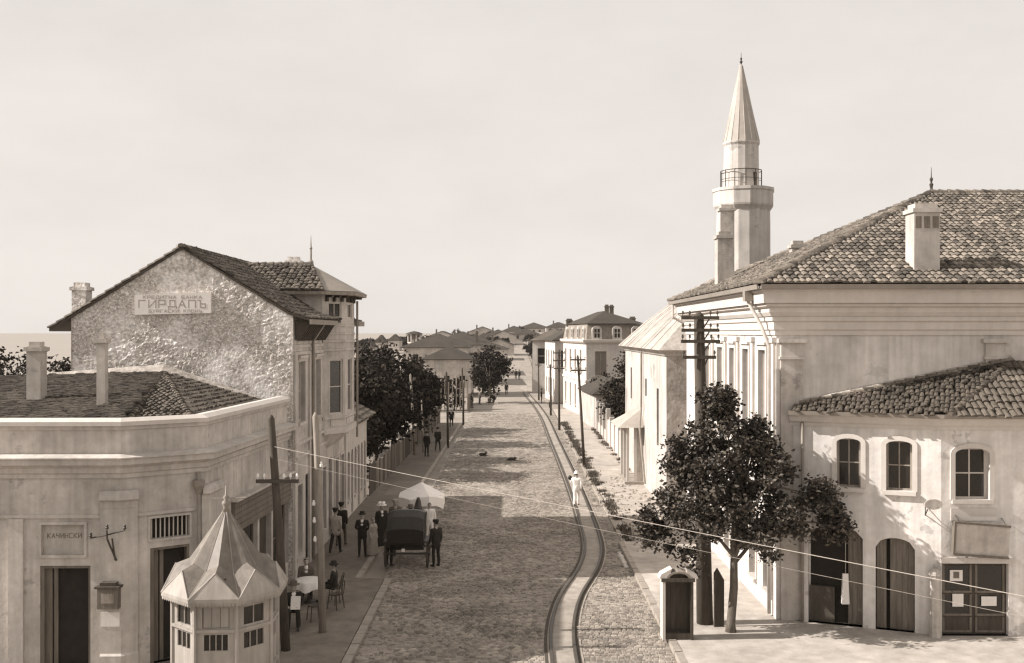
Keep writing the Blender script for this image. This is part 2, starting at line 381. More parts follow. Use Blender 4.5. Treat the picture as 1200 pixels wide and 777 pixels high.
def ridge(parent, pts, m='tile', r=0.13, l=0.36, name='ridge_tiles'):
    mb = MB()
    for a, b in zip(pts[:-1], pts[1:]):
        a = Vector(a); b = Vector(b); d = (b - a); L_ = d.length; d.normalize(); s = d.cross(Vector((0, 0, 1))).normalized(); u = s.cross(d)
        k = 0.0
        while k < L_ - .1:
            vs_ = []; j = random.gauss(0, .012)
            for t0, rr, lf in ((k - .03, r, .03), (min(k + l, L_), r * .82, 0)):
                for q in range(6):
                    t = math.pi * q / 5; vs_.append(a + d * t0 + s * (-rr * math.cos(t) + j) + u * (lf + rr * math.sin(t) - .02))
            mb.add(vs_, [(q, q + 1, 7 + q, 6 + q) for q in range(5)] + [(0, 5, 4, 3, 2, 1)]); k += l * .9
    return mb.build(name, m, parent, kind='stuff')

def chimney(parent, x, y, z0, z1, wx, wy, m='plaster_grey', cap=True, name='chimney', vents=0):
    mb = MB(); mb.box(x - wx / 2, x + wx / 2, y - wy / 2, y + wy / 2, z0, z1)
    c = mb.build(name, m, parent)
    if cap:
        q = MB(); q.box(x - wx / 2 - .06, x + wx / 2 + .06, y - wy / 2 - .06, y + wy / 2 + .06, z1 - .14, z1 - .02)
        q.box(x - wx / 2 + .05, x + wx / 2 - .05, y - wy / 2 + .05, y + wy / 2 - .05, z1 - .019, z1 + .14); q.build('chimney_cap', m, c)
    for k in range(vents):
        u = x - wx / 2 + wx * (k + .5) / vents
        q = MB(); q.box(u - .09, u + .09, y - wy / 2 - .012, y - wy / 2 + .05, z1 - .62, z1 - .26); q.build('vent', 'wood', c)
    return c

STROKES = {  # squarish sign-writer's capitals: strokes on a unit cell
 'Г': [((0, 0), (0, 1)), ((0, 1), (.8, 1))], 'И': [((0, 0), (0, 1)), ((0, 0), (.9, 1)), ((.9, 0), (.9, 1))], 'Р': [((0, 0), (0, 1)), ((0, 1), (.8, 1)), ((.8, 1), (.8, .45)), ((.8, .45), (0, .45))],
 'Д': [((.15, .12), (.15, .95)), ((.15, 1), (.8, 1)), ((.8, .12), (.8, .95)), ((-.05, .1), (1, .1)), ((-.02, -.1), (-.02, .1)), ((.97, -.1), (.97, .1))], 'А': [((0, 0), (.42, 1)), ((.42, 1), (.85, 0)), ((.2, .35), (.65, .35))], 'П': [((0, 0), (0, 1)), ((0, 1), (.85, 1)), ((.85, 1), (.85, 0))],
 'Ъ': [((-.1, 1), (.2, 1)), ((.2, 0), (.2, 1)), ((.2, .5), (.85, .5)), ((.85, .5), (.85, 0)), ((.85, 0), (.2, 0))], 'К': [((0, 0), (0, 1)), ((0, .45), (.8, 1)), ((.15, .55), (.8, 0))], 'Е': [((0, 0), (0, 1)), ((0, 1), (.75, 1)), ((0, .5), (.6, .5)), ((0, 0), (.75, 0))],
 'Т': [((.4, 0), (.4, 1)), ((0, 1), (.8, 1))], 'Н': [((0, 0), (0, 1)), ((.8, 0), (.8, 1)), ((0, .5), (.8, .5))], 'Б': [((0, 0), (0, 1)), ((0, 1), (.75, 1)), ((0, .5), (.75, .5)), ((.75, .5), (.75, 0)), ((.75, 0), (0, 0))], 'У': [((0, 1), (.42, .42)), ((.85, 1), (.2, 0))],
 'С': [((.8, 1), (0, 1)), ((0, 1), (0, 0)), ((0, 0), (.8, 0))], 'Л': [((0, 0), (.2, 1)), ((.2, 1), (.8, 1)), ((.8, 1), (.8, 0))], 'О': [((0, 0), (0, 1)), ((0, 1), (.8, 1)), ((.8, 1), (.8, 0)), ((.8, 0), (0, 0))], 'Ч': [((0, 1), (0, .5)), ((0, .5), (.8, .5)), ((.8, 0), (.8, 1))]}
def text(s, size, F, u, o, z, m, parent, width=1.0, wt=.14):
    """painted block letters, centred on u; every letter an object of its own"""
    adv = width / len(s); lw = adv * .78; x = u - width / 2 + adv * .1; t = size * wt
    for ch in s:
        if ch in STROKES:
            mb = MB(); k = 0
            for (a, b), (c, d) in STROKES[ch]:
                p = Vector((x + a * lw, z + b * size)); q = Vector((x + c * lw, z + d * size)); dr = (q - p).normalized(); nn = Vector((-dr.y, dr.x)) * t / 2; p = p - dr * t * .5; q = q + dr * t * .5
                dp = o + .002 + k * .0012; k += 1
                P = lambda w_, oo: F.P(w_.x, oo, w_.y)
                mb.hexa([P(p - nn, dp), P(q - nn, dp), P(q - nn, o - .01), P(p - nn, o - .01), P(p + nn, dp), P(q + nn, dp), P(q + nn, o - .01), P(p + nn, o - .01)])
            mb.build('letter', m, parent)
        x += adv
# ------------------------------------------------------------------ ground, sea, road, pavements, tramway
def smooth(a, b, x):
    t = max(0.0, min(1.0, (x - a) / (b - a))); return t * t * (3 - 2 * t)
def hill(x, y):
    h = 0.027 * max(0.0, min(y, 455) - 155) * smooth(-75, -22, x) * (1 - smooth(90, 260, x))
    h += 3.0 * smooth(395, 460, y) * smooth(-20, 10, x) * (1 - smooth(60, 140, x))
    h -= 14.0 * smooth(60, 190, -x)
    return h
def grid_sheet(xs, ys, zf):
    mb = MB(); vs_ = [(x, y, zf(x, y)) for y in ys for x in xs]; n = len(xs)
    mb.add(vs_, [(j * n + i, j * n + i + 1, (j + 1) * n + i + 1, (j + 1) * n + i) for j in range(len(ys) - 1) for i in range(n - 1)])
    return mb
gxs = [-9000, -2500, -900, -420, -260] + list(range(-200, -20, 12)) + list(range(-20, 44, 4)) + list(range(48, 280, 16)) + [420, 900, 2500, 9000]
gys = [-600, -100, 0, 20, 60, 100, 140] + list(range(150, 470, 10)) + [520, 620, 800, 1200, 2500, 6000, 15000]
g = grid_sheet(gxs, gys, lambda x, y: hill(x, y) - 0.06).build('ground', 'earth', kind='structure', smooth=True)
s = MB().quad((-30000, -2000, -8), (0, -2000, -8), (0, 30000, -8), (-30000, 30000, -8)).build('sea', 'sea', kind='structure')

def lerp_tab(tab, y):
    if y <= tab[0][0]: return tab[0][1]
    for (a, va), (b, vb) in zip(tab, tab[1:]):
        if y <= b: return va + (vb - va) * (y - a) / (b - a)
    return tab[-1][1]
ROAD_L = [(0, -4.6), (130, -4.6), (160, -3.6), (230, -1.6), (300, -2.1), (420, 2)]
ROAD_R = [(0, 4.6), (118, 4.6), (132, 4.2), (160, 3.6), (230, 4.3), (300, 3.9), (420, 7)]
ys = list(range(-10, 150, 5)) + list(range(150, 430, 8))
mb = MB()
for a, b in zip(ys[:-1], ys[1:]):
    q = []
    for y_ in (a, b):
        l, r_ = lerp_tab(ROAD_L, y_), lerp_tab(ROAD_R, y_); q.append([(l + (r_ - l) * k / 4, y_, hill(l + (r_ - l) * k / 4, y_) + (-0.008 if y_ < 110 else 0.06 if y_ > 150 else 0.0)) for k in range(5)])
    for k in range(4): mb.quad(q[0][k], q[0][k + 1], q[1][k + 1], q[1][k])
road = mb.build('road', 'road', kind='structure')

TRACK = [(-10, 1.45), (26, 1.40), (30.2, 1.48), (34, 1.93), (38.4, 2.88), (42.2, 3.34), (49.1, 3.5), (62, 3.55), (85, 3.45), (106, 3.36), (125, 2.9), (141, 2.3), (165, 1.7)]
def track_x(y):                                   # smooth centre line (Catmull-Rom)
    for i in range(len(TRACK) - 1):
        if y <= TRACK[i + 1][0]: break
    p = [TRACK[max(0, min(len(TRACK) - 1, i + k))] for k in (-1, 0, 1, 2)]
    t = (y - p[1][0]) / (p[2][0] - p[1][0])
    h = p[2][0] - p[1][0]
    m1 = (p[2][1] - p[0][1]) / max(1e-6, p[2][0] - p[0][0]) * h; m2 = (p[3][1] - p[1][1]) / max(1e-6, p[3][0] - p[1][0]) * h
    return (2 * t ** 3 - 3 * t * t + 1) * p[1][1] + (t ** 3 - 2 * t * t + t) * m1 + (-2 * t ** 3 + 3 * t * t) * p[2][1] + (t ** 3 - t * t) * m2
GAUGE = 0.66
tys = [i * 0.7 for i in range(14, 236)]
bed = MB()
for a, b in zip(tys[:-1], tys[1:]):
    w0 = GAUGE / 2 + .2
    za = hill(0, a) + 0.02; zb = hill(0, b) + 0.02
    za += .06 if a > 150 else 0; zb += .06 if b > 150 else 0
    bed.quad((track_x(a) - w0, a, za), (track_x(a) + w0, a, za), (track_x(b) + w0, b, zb), (track_x(b) - w0, b, zb))
tw = thing('tramway', 'narrow gauge tram track bending along the cobbled street', 'tram track', (0, 30, 0))
bed.build('track_bed', mat('track_earth', .30, scale=2.5, var=.25, bump=.7, big=.25, bscale=22), tw)
for sd in (-1, 1):
    mb = MB(); pts = []
    for y_ in tys:
        d = (track_x(y_ + .2) - track_x(y_ - .2)) / .4; n = Vector((1, -d)).normalized()
        pts.append((track_x(y_) + n.x * sd * GAUGE / 2, y_ + n.y * sd * GAUGE / 2))
    prof = [(-.05, 0.0), (-.05, .05), (-.035, .085), (.035, .085), (.05, .05), (.05, 0.0)]
    mb.sweep([(p[0], p[1]) for p in pts], prof); mb.build('rail', 'rail', tw)
    mb = MB(); mb.sweep([(p[0] + sd * .12, p[1]) for p in pts], [(-.07, .021), (-.065, .026), (.02, .026), (.025, .021)]); mb.build('rail_dark_strip', 'roof_base', tw)  # flat dark strip beside each rail; a groove's shade put into colour
    pass

# setts of the carriageway, each a small domed stone (nearer part of the street; farther off the material takes over)
def setts():
    rng = random.Random(3); V = []; Fc = []
    y_ = 22.0; row = 0
    while y_ < 112:
        big_ = 1.0 if y_ < 72 else 1.45
        d = 0.135 * big_ * rng.uniform(.88, 1.12)
        x = -4.55 + rng.uniform(0, .12)
        while x < 4.5:
            w = rng.uniform(.12, .22) * big_
            tx = track_x(y_ + d / 2)
            if x + w > 4.55: break
            if not (tx - GAUGE / 2 - .16 < x + w / 2 < tx + GAUGE / 2 + .16):
                z = 0.010 + rng.uniform(-.009, .009) + .03 * noise.noise(Vector((x * .35, y_ * .25, 0))) ; g_ = .010
                x0, x1, y0, y1 = x + g_, x + w - g_, y_ + g_ + rng.uniform(-.01, .01), y_ + d - g_ + rng.uniform(-.01, .01)
                i = len(V); e = .02; tl = rng.uniform(-.008, .008); tm = rng.uniform(-.008, .008)
                V += [(x0, y0, -.015), (x1, y0, -.015), (x1, y1, -.015), (x0, y1, -.015),
                      (x0 + e, y0 + e, z + tl), (x1 - e, y0 + e, z + tm), (x1 - e, y1 - e, z + tm + .006), (x0 + e, y1 - e, z + tl + .006)]
                Fc += [(i + 4, i + 5, i + 6, i + 7), (i, i + 1, i + 5, i + 4), (i + 1, i + 2, i + 6, i + 5), (i + 2, i + 3, i + 7, i + 6), (i + 3, i, i + 4, i + 7)]
            x += w
        y_ += d; row += 1
    mb = MB(); mb.v = V; mb.f = Fc; mb.mi = [0] * len(Fc)
    mb.build('cobblestones', 'cobble', road, kind='stuff')
setts()

def slab_poly(mb, pts, z, z0=-.05):
    n = len(pts); mb.add([(p[0], p[1], z) for p in pts] + [(p[0], p[1], z0) for p in pts], [tuple(range(n))] + [(i, n + i, n + (i + 1) % n, (i + 1) % n) for i in range(n)])
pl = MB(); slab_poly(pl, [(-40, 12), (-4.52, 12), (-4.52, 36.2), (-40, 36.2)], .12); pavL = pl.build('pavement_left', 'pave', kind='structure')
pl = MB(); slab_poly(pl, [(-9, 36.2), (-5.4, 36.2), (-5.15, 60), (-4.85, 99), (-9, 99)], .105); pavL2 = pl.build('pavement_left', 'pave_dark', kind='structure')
pl = MB(); slab_poly(pl, [(4.62, 12), (30, 12), (30, 42.6), (4.62, 42.6)], .12); pavR = pl.build('pavement_right', mat('pave_sunlit', 0.40, scale=2.2, var=0.16, bump=0.3, big=0.24, bscale=18), kind='structure')  # paler copy of the left paving; sunlight put into its colour
pl = MB()
yy = [42.6 + i * 3 for i in range(26)]
for a, b in zip(yy[:-1], yy[1:]):
    xa = [4.72, 5.2, 6.4, 9]; z = lambda x, y: .05 + .05 * noise.noise(Vector((x * .9, y * .5, 2))) if x > 4.8 else .0
    for k in range(3): pl.quad((xa[k], a, z(xa[k], a)), (xa[k + 1], a, z(xa[k + 1], a)), (xa[k + 1], b, z(xa[k + 1], b)), (xa[k], b, z(xa[k], b)))
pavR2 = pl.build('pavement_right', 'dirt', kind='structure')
def kerb_run(par, p0, p1, ln, w, z):
    p0 = Vector(p0); p1 = Vector(p1); L_ = (p1 - p0).length; n = max(1, int(L_ / ln)); F = Fr(p0, p1)
    for k in range(n):
        q = MB(); a = L_ * k / n + .012; b = L_ * (k + 1) / n - .012; h_ = z + random.uniform(-.008, .01)
        e = .02; P = F.P
        q.hexa([P(a, w, -.05), P(b, w, -.05), P(b, -.02, -.05), P(a, -.02, -.05), P(a + e, w - e, h_), P(b - e, w - e, h_), P(b - e, -.02, h_), P(a + e, -.02, h_)])
        q.build('kerb_stone', 'kerb', par)
kerb_run(pavL, (-4.51, 36.2), (-4.51, 20), 0.95, -.24, .135)
kerb_run(pavL2, (-4.84, 99), (-5.14, 60), 1.6, .2, .12)
kerb_run(pavL2, (-5.15, 60), (-5.39, 36.25), 1.2, .2, .12)
kerb_run(pavR, (4.61, 42.55), (4.61, 20), 0.95, .2, .13)
kerb_run(pavR2, (4.74, 98), (4.74, 42.7), 1.5, .16, .06)

# ------------------------------------------------------------------ LEFT: low corner shop with parapet
P0, P1, P2, P3 = (-15.2, 26.3), (-10.08, 26.4), (-8.3, 27.7), (-7.86, 35.9)
FA, FB, FC = Fr(P0, P1), Fr(P1, P2), Fr(P2, P3)
shop = thing('corner_shop', 'low corner shop with cut corner, plain parapet and tiled roof behind it', 'shop', (-10, 30, 0))
w = MB(); TOP, COR, CORB = 6.6, 5.63, 5.06
ua = lambda x: FA.U(x)
door_op = (ua(47), ua(106), .12, 2.80)
sign_op = (ua(49), ua(99), 3.08, 3.86)
door2_op = (ua(-60), ua(-18), .12, 2.80)
wall(w, FA, 0, FA.len, 0, CORB, [door_op, sign_op, door2_op], .16)
tb0, tb1 = FB.U(176), FB.U(222)
transom = (tb0, tb1, 3.38, 3.93); bdoor = (tb0, tb1, .12, 3.15)
wall(w, FB, 0, FB.len, 0, CORB, [transom, bdoor], .2)
c_ops = [(FC.U(273), FC.U(302), .75, 2.88), (FC.U(304), FC.U(318), .12, 2.88), (FC.U(320), FC.U(338), .75, 2.88)]
wall(w, FC, 0, FC.len, 0, CORB, c_ops, .2)
w.build('wall', 'plaster_cream', shop)
path = [P0, P1, P2, P3]
q = MB(); q.sweep(path, [(-.35, CORB), (.06, CORB + .001), (.06, CORB + .1), (.12, CORB + .14), (.12, CORB + .26), (.2, CORB + .31), (.3, CORB + .36), (.3, CORB + .5), (.36, CORB + .52), (.36, COR - .02), (.0, COR + .05), (-.35, COR + .05)]); q.build('cornice', 'trim', shop)
q = MB(); q.sweep(path, [(-.3, COR - .05), (-.02, COR + .02), (-.02, TOP - .32), (.03, TOP - .3), (.03, TOP - .2), (-.3, TOP - .2)]); q.build('parapet', 'plaster_cream', shop)
q = MB(); q.sweep(path, [(-.36, TOP - .2), (.09, TOP - .198), (.09, TOP - .09), (-.1, TOP), (-.36, TOP - .02)]); q.build('coping', 'trim_white', shop)
q = MB(); q.sweep([P0, P1], [(-.02, 4.02), (.05, 4.03), (.05, 4.11), (-.02, 4.13)]); q.sweep([P1, P2], [(-.02, 4.02), (.05, 4.03), (.05, 4.11), (-.02, 4.13)]); q.build('string_course', 'trim', shop)
# pilasters with capitals at the two corners
def corner_pilaster(c, Fl, Fr_, wl, wr, zt, name='pilaster'):
    q = MB(); a = Fl.P(Fl.len - wl, 0, 0); b = Fr_.P(wr, 0, 0); pth = [(a.x, a.y), c, (b.x, b.y)]
    q.sweep(pth, [(-.05, .0), (.14, .001), (.14, .5), (.08, .55), (.08, zt - .36), (-.05, zt - .36)]); p_ = q.build(name, 'trim', shop)
    q = MB(); q.sweep(pth, [(-.05, zt - .36), (.1, zt - .359), (.1, zt - .2), (.2, zt - .14), (.2, zt - .02), (.1, zt + .08), (-.05, zt + .1)]); q.build('capital', 'trim', p_)
corner_pilaster(P1, FA, FB, .50, .40, 4.65)
corner_pilaster(P2, FB, FC, .12, 1.05, 4.62)
for x in (20,):
    q = MB(); q.fbox(FA, ua(x) - .2, ua(x) + .18, -.02, .08, 0, 4.02); q.build('pilaster', 'trim', shop)
# recessed name board over the door, painted letters mostly worn away
sb = MB(); sb.fbox(FA, sign_op[0], sign_op[1], -.17, -.10, sign_op[2], sign_op[3]); sbo = sb.build('name_board', 'plaster_cream', shop, label='recessed plaster name board with worn dark letters')
sb = MB()
for (a, b, c, d) in ((sign_op[0] - .07, sign_op[0], sign_op[2] - .07, sign_op[3] + .07), (sign_op[1], sign_op[1] + .07, sign_op[2] - .07, sign_op[3] + .07)): sb.fbox(FA, a, b, -.01, .04, c, d)
sb.fbox(FA, sign_op[0], sign_op[1], -.01, .04, sign_op[3], sign_op[3] + .07); sb.fbox(FA, sign_op[0], sign_op[1], -.01, .04, sign_op[2] - .07, sign_op[2]); sb.build('frame', 'trim', sbo)
text('КАЧИНСКИ', .11, FA, (sign_op[0] + sign_op[1]) / 2, -.1, 3.5, 'ink', sbo, width=.9, wt=.2)
def shop_door(parent, F, op, depth=.16):
    a, b, c, d = op; q = MB()
    q.fbox(F, a, b, -depth - .06, -depth - .04, c, d); dr = q.build('doorway', 'dark', parent)  # flat dark sheet in place of the unlit room behind
    q = MB(); q.fbox(F, a, a + .1, -depth - .03, -.02, c, d); q.fbox(F, b - .06, b, -depth - .03, -.02, c, d); q.fbox(F, a + .1, b - .06, -depth - .03, -.02, d - .07, d); q.build('frame', 'wood', dr)
    q = MB(); q.fbox(F, a + .1, a + .26, -depth - .035, -depth + .03, c, d - .07); q.fbox(F, a + .3, a + .4, -depth - .035, -depth + .02, c, d - .07); q.build('shutter', 'wood', dr)
    return dr
shop_door(shop, FA, door_op); shop_door(shop, FA, door2_op); shop_door(shop, FB, bdoor, .2)
# barred transom over the cut-corner doorway
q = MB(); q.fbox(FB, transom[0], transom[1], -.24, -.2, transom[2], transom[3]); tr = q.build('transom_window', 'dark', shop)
nbar = 9
for k in range(nbar):
    u = transom[0] + (transom[1] - transom[0]) * (k + .5) / nbar
    q = MB(); q.fbox(FB, u - .014, u + .014, -.1, -.07, transom[2], transom[3]); q.build('bar', 'paint_wood', tr)
q = MB()
for (a, b, c, d) in ((transom[0] - .06, transom[0], transom[2] - .06, transom[3] + .06), (transom[1], transom[1] + .06, transom[2] - .06, transom[3] + .06)): q.fbox(FB, a, b, -.01, .035, c, d)
q.fbox(FB, transom[0], transom[1], -.01, .035, transom[3], transom[3] + .06); q.fbox(FB, transom[0], transom[1], -.01, .035, transom[2] - .06, transom[2]); q.build('frame', 'trim', tr)
# shop front on the street side: boarded fascia and glazing
window(shop, FC, c_ops[0], .2, 3, 2, 'wood', .07, name='shop_window'); plank_door(shop, FC, c_ops[1], .2, 1, 3, 'wood_dark', 'door'); window(shop, FC, c_ops[2], .2, 2, 2, 'wood', .07, name='shop_window')
q = MB(); q.fbox(FC, FC.U(271), FC.U(340), -.02, .06, 2.92, 3.86); fa_ = q.build('fascia_board', 'wood', shop)
for k in range(5):
    q = MB(); q.fbox(FC, FC.U(271) + .05, FC.U(340) - .05, .06, .085, 2.97 + k * .17, 2.97 + k * .17 + .155); q.build('plank', 'wood', fa_)
q = MB(); q.fbox(FC, FC.U(270), FC.U(341), -.02, .22, 3.87, 3.95); q.build('hood', 'trim', fa_)
# rain pipe with hopper head in the corner between the two faces
q = MB(); c_ = FB.P(FB.len - .22, .13, 0)
q.tube([(c_.x, c_.y, .15), (c_.x, c_.y, 4.5)], .05, 8); rp = q.build('rain_pipe', 'zinc', shop, smooth=True)
q = MB(); q.lathe((c_.x, c_.y, 4.5), [(.06, 0), (.1, .1), (.16, .2), (.17, .34), (.12, .36)], 10); q.tube([(c_.x, c_.y, 4.82), (c_.x - .05, c_.y + .08, 5.05)], .06, 8); q.build('hopper', 'zinc', rp)
# letter box and notice on the corner pilaster
u0, u1 = ua(119), ua(143)
q = MB(); q.fbox(FA, u0, u1, .06, .3, 1.75, 2.28); lb = q.build('letter_box', 'wood', None, loc=(FA.P(u0, 0, 0).x, 26.2, 1.7)); solo(lb, 'dark wooden letter box fixed to the corner pilaster of the shop', 'letter box')
q = MB(); q.fbox(FA, u0 - .05, u1 + .05, .05, .36, 2.281, 2.33); q.fbox(FA, u0 + .06, u1 - .06, .06, .28, 2.33, 2.42); q.build('lid', 'wood_dark', lb)
q = MB(); q.fbox(FA, u0 + .1, u1 - .1, .3, .308, 1.9, 2.15); q.build('plate', 'wood_grey', lb)
q = MB(); q.fbox(FA, u0 + .02, u1 - .03, .08, .09, 1.25, 1.62); nb = q.build('notice', 'paper', None, loc=(FA.P(u0, 0, 0).x, 26.2, 1.2)); solo(nb, 'small white paper notice pasted below the letter box', 'notice')
# wire bracket on the pilaster
q = MB(); b0 = FA.P(ua(131), .09, 3.35)
q.tube([b0 + Vector((.15, 0, -.4)), b0 + Vector((0, -.22, .2)), b0 + Vector((0, -.25, .42))], .025, 6)
q.tube([b0 + Vector((-.42, -.22, .22)), b0 + Vector((0, -.22, .3)), b0 + Vector((.45, -.22, .42))], .022, 6)
q.tube([b0 + Vector((.12, .0, -.38)), b0 + Vector((.12, -.2, .2))], .022, 6)
wb = q.build('wire_bracket', 'iron', None, loc=tuple(b0)); solo(wb, 'forked iron wire bracket sticking out of the shop pilaster', 'bracket')
for dx, dz in ((-.42, .24), (.45, .44), (0, .44)):
    q = MB(); q.lathe(b0 + Vector((dx, -.22, dz)), [(.03, 0), (.045, .04), (.03, .07), (.04, .1), (.01, .13)], 8); q.build('insulator', 'iron', wb)
# tiled roof behind the parapet
ez = 6.22; ins = lambda p, d: p
T_ = Vector((-12.2, 35.86, 7.4)); TL = Vector((-18.5, 35.86, 6.95)); E0 = Vector((-18.5, 26.65, ez)); E1 = Vector((-10.2, 26.72, ez)); E2 = Vector((-8.62, 27.86, ez)); E3 = Vector((-8.2, 35.86, ez))
q = MB(); q.poly([E0, E1, T_, TL]); q.poly([E1, E2, T_]); q.poly([E2, E3, T_])
q.poly([(-18.5, 35.86, 5.2), (-18.5, 35.86, 6.95), (-18.5, 26.65, ez), (-18.5, 26.65, 5.2)]); q.build('roof', 'roof_base', shop)
tiles(shop, [E0, E1, T_, TL], 'tile_dark', .19, .33, jit=.03); tiles(shop, [E1, E2, T_], 'tile_dark', .19, .33, jit=.02); tiles(shop, [E2, E3, T_], 'tile_dark', .19, .33, jit=.02)
ridge(shop, [E1, T_], 'tile_pale'); ridge(shop, [E2, T_], 'tile_pale')
q = MB(); q.hexa([TL + Vector((0, -.3, -.0)), T_ + Vector((0, -.3, -.0)), T_ + Vector((0, .06, 0)), TL + Vector((0, .06, 0)), TL + Vector((0, -.16, .08)), T_ + Vector((0, -.16, .1)), T_ + Vector((0, .06, .3)), TL + Vector((0, .06, .28))])
q.hexa([T_ + Vector((0, -.3, 0)), E3 + Vector((-.5, -.3, .05)), E3 + Vector((-.5, .06, .05)), T_ + Vector((0, .06, 0)), T_ + Vector((0, -.1, .18)), E3 + Vector((-.5, -.1, .2)), E3 + Vector((-.5, .06, .26)), T_ + Vector((0, .06, .3))]); q.build('mortar_strip', 'mortar', shop)
q = MB(); q.hexa([(-16, 30.6, 6.55), (-11.4, 30.6, 6.55), (-11.4, 30.85, 6.57), (-16, 30.85, 6.57), (-16, 30.6, 6.72), (-11.4, 30.6, 6.72), (-11.4, 30.85, 6.74), (-16, 30.85, 6.74)])
chimney(shop, px(120, 29.2), 29.2, 6.3, pz(396, 29.2), .24, .24, 'plaster_grey')
chimney(shop, px(43, 30.5), 30.5, 6.3, pz(406, 30.5), .42, .42, 'plaster_grey')
q = MB(); q.box(-18.48, -15.2, 26.31, 26.6, 0, 6.4); q.box(-18.48, -18.2, 26.6, 35.8, 0, 6.3); q.build('side_wall', 'plaster_cream', shop)

# ------------------------------------------------------------------ LEFT: tall gabled house with oriel turret
XW, YG, YE = -7.7, 36.0, 47.6
RX, RZ, EZ = -11.6, 11.74, 9.4
LX, LZ = -15.5, 9.35
hs = thing('gabled_house', 'tall gabled house with rough stone gable and corner turret over the street', 'house', (-11, 42, 0))
# rough rubble gable: a finely broken surface
def gable():
    st = .055; V = []; idx = {}; mb = MB()
    nx = int((XW - LX) / st); nz = int((RZ - 5.8) / st)
    def top(x): return (LZ + (RZ - LZ) * (x - LX) / (RX - LX)) if x < RX else (RZ + (EZ - RZ) * (x - RX) / (XW - RX))
    for j in range(nz + 2):
        for i in range(nx + 1):
            x = LX + (XW - LX) * i / nx; z = min(5.8 + j * st, top(x))
            e = min(1, min(x - LX, XW - x) / .1)
            d = noise.voronoi(Vector((x * 6.5, 3.1, z * 8.0)))[0]
            n1 = noise.noise(Vector((x * 9, 1, z * 9))); n2 = noise.noise(Vector((x * .55, 7, z * .55)))
            plast = smooth(.0, .4, n2 + .25 * noise.noise(Vector((x * 2, 4, z * 2))) + (0.22 if z < 8 else -.15))
            dd = (1 - plast) * (min(.07, (d[1] - d[0]) * .11) + n1 * .022 + (.02 if noise.noise(Vector((int(x * 4) * 3.7, 0, int(z * 5) * 2.1))) > 0 else 0)) + plast * (.045 + n1 * .012)
            idx[i, j] = len(V); V.append((x, YG + .05 - dd * e * .42, z))
    Fs = []
    for j in range(nz + 1):
        for i in range(nx):
            q = (idx[i, j], idx[i + 1, j], idx[i + 1, j + 1], idx[i, j + 1])
            if V[q[3]][2] - V[q[0]][2] < 1e-5 and V[q[2]][2] - V[q[1]][2] < 1e-5: continue
            Fs.append(q)
    mb.v = V; mb.f = Fs; mb.mi = [0] * len(Fs)
    mb.quad((LX, YG + .03, 0), (XW, YG + .03, 0), (XW, YG + .03, 5.85), (LX, YG + .03, 5.85))
    return mb
gable().build('gable_wall', 'rubble', hs, label='rough rubble stone gable with patches of plaster')
FS = Fr((XW, YG), (XW, YE))
mw = MB(); u = FS.U
up_ops = [(u(349.5), u(357), 5.55, 7.75), (u(369), u(375), 5.55, 7.75)]
g_ops = [(.5, 1.5, .75, 3.3), (2.2, 3.1, .12, 3.5), (3.7, 4.5, .75, 3.3), (5.5, 6.3, .75, 3.3), (7.0, 7.8, .12, 3.5), (8.5, 9.3, .75, 3.3), (10, 10.8, .75, 3.3)]
up_ops2 = [(10.35, 11.0, 5.55, 7.75)]
wall(mw, FS, 0, FS.len, 0, EZ, up_ops + g_ops + up_ops2, .22)
mw.quad((XW, YE, 0), (LX, YE, 0), (LX, YE, LZ), (XW, YE, EZ)); mw.poly([(XW, YE, EZ), (LX, YE, LZ), (RX, YE, RZ)])
mw.quad((LX, YG, 0), (LX, YG, LZ), (LX, YE, LZ), (LX, YE, 0))
mw.build('wall', 'plaster_cream', hs)
for k, op in enumerate(up_ops + up_ops2): window(hs, FS, op, .2, 1, 2, 'paint_wood', .05, sill=.1, surround=.13, lintel=.12)
for k, op in enumerate(g_ops):
    if op[2] < .3: plank_door(hs, FS, op, .2, 2, 2, 'wood_dark', 'door')
    else: window(hs, FS, op, .2, 2, 2, 'wood', .06, sill=.1, surround=.11)
for z_, t_ in ((4.25, .07), (4.75, .1), (8.0, .06), (8.25, .05)):
    q = MB(); q.sweep([(XW, YG + .02), (XW, YE)], [(-.02, z_), (t_, z_ + .01), (t_, z_ + .12), (-.02, z_ + .14)]); q.build('string_course', 'trim', hs)
for y_ in (YG + .3, 38.9, YE - .35):
    q = MB(); q.fbox(FS, y_ - YG - .22, y_ - YG + .22, -.02, .07, .1, 8.1); q.build('pilaster', 'trim', hs)
# main roof
OV = .62; sl = (RZ - EZ) / (XW - RX); slL = (RZ - LZ) / (RX - LX)
ex = XW + OV; kx, kz = XW - .12, EZ + sl * .12 + .06; ezz = EZ - .1; lx = LX - .75; lzz = LZ - slL * .75 + .06
ya, yb = YG - .06, YE + .2
rr = RZ + .07
q = MB()
q.hexa([(RX, ya, RZ), (kx, ya, kz - .1), (kx, yb, kz - .1), (RX, yb, RZ), (RX, ya, rr), (kx, ya, kz), (kx, yb, kz), (RX, yb, rr)])
q.hexa([(kx, ya, kz - .1), (ex, ya, ezz - .08), (ex, yb, ezz - .08), (kx, yb, kz - .1), (kx, ya, kz), (ex, ya, ezz), (ex, yb, ezz), (kx, yb, kz)])
q.hexa([(lx, ya, lzz - .1), (RX, ya, RZ), (RX, yb, RZ), (lx, yb, lzz - .1), (lx, ya, lzz), (RX, ya, rr), (RX, yb, rr), (lx, yb, lzz)]); q.build('roof', 'roof_base', hs)
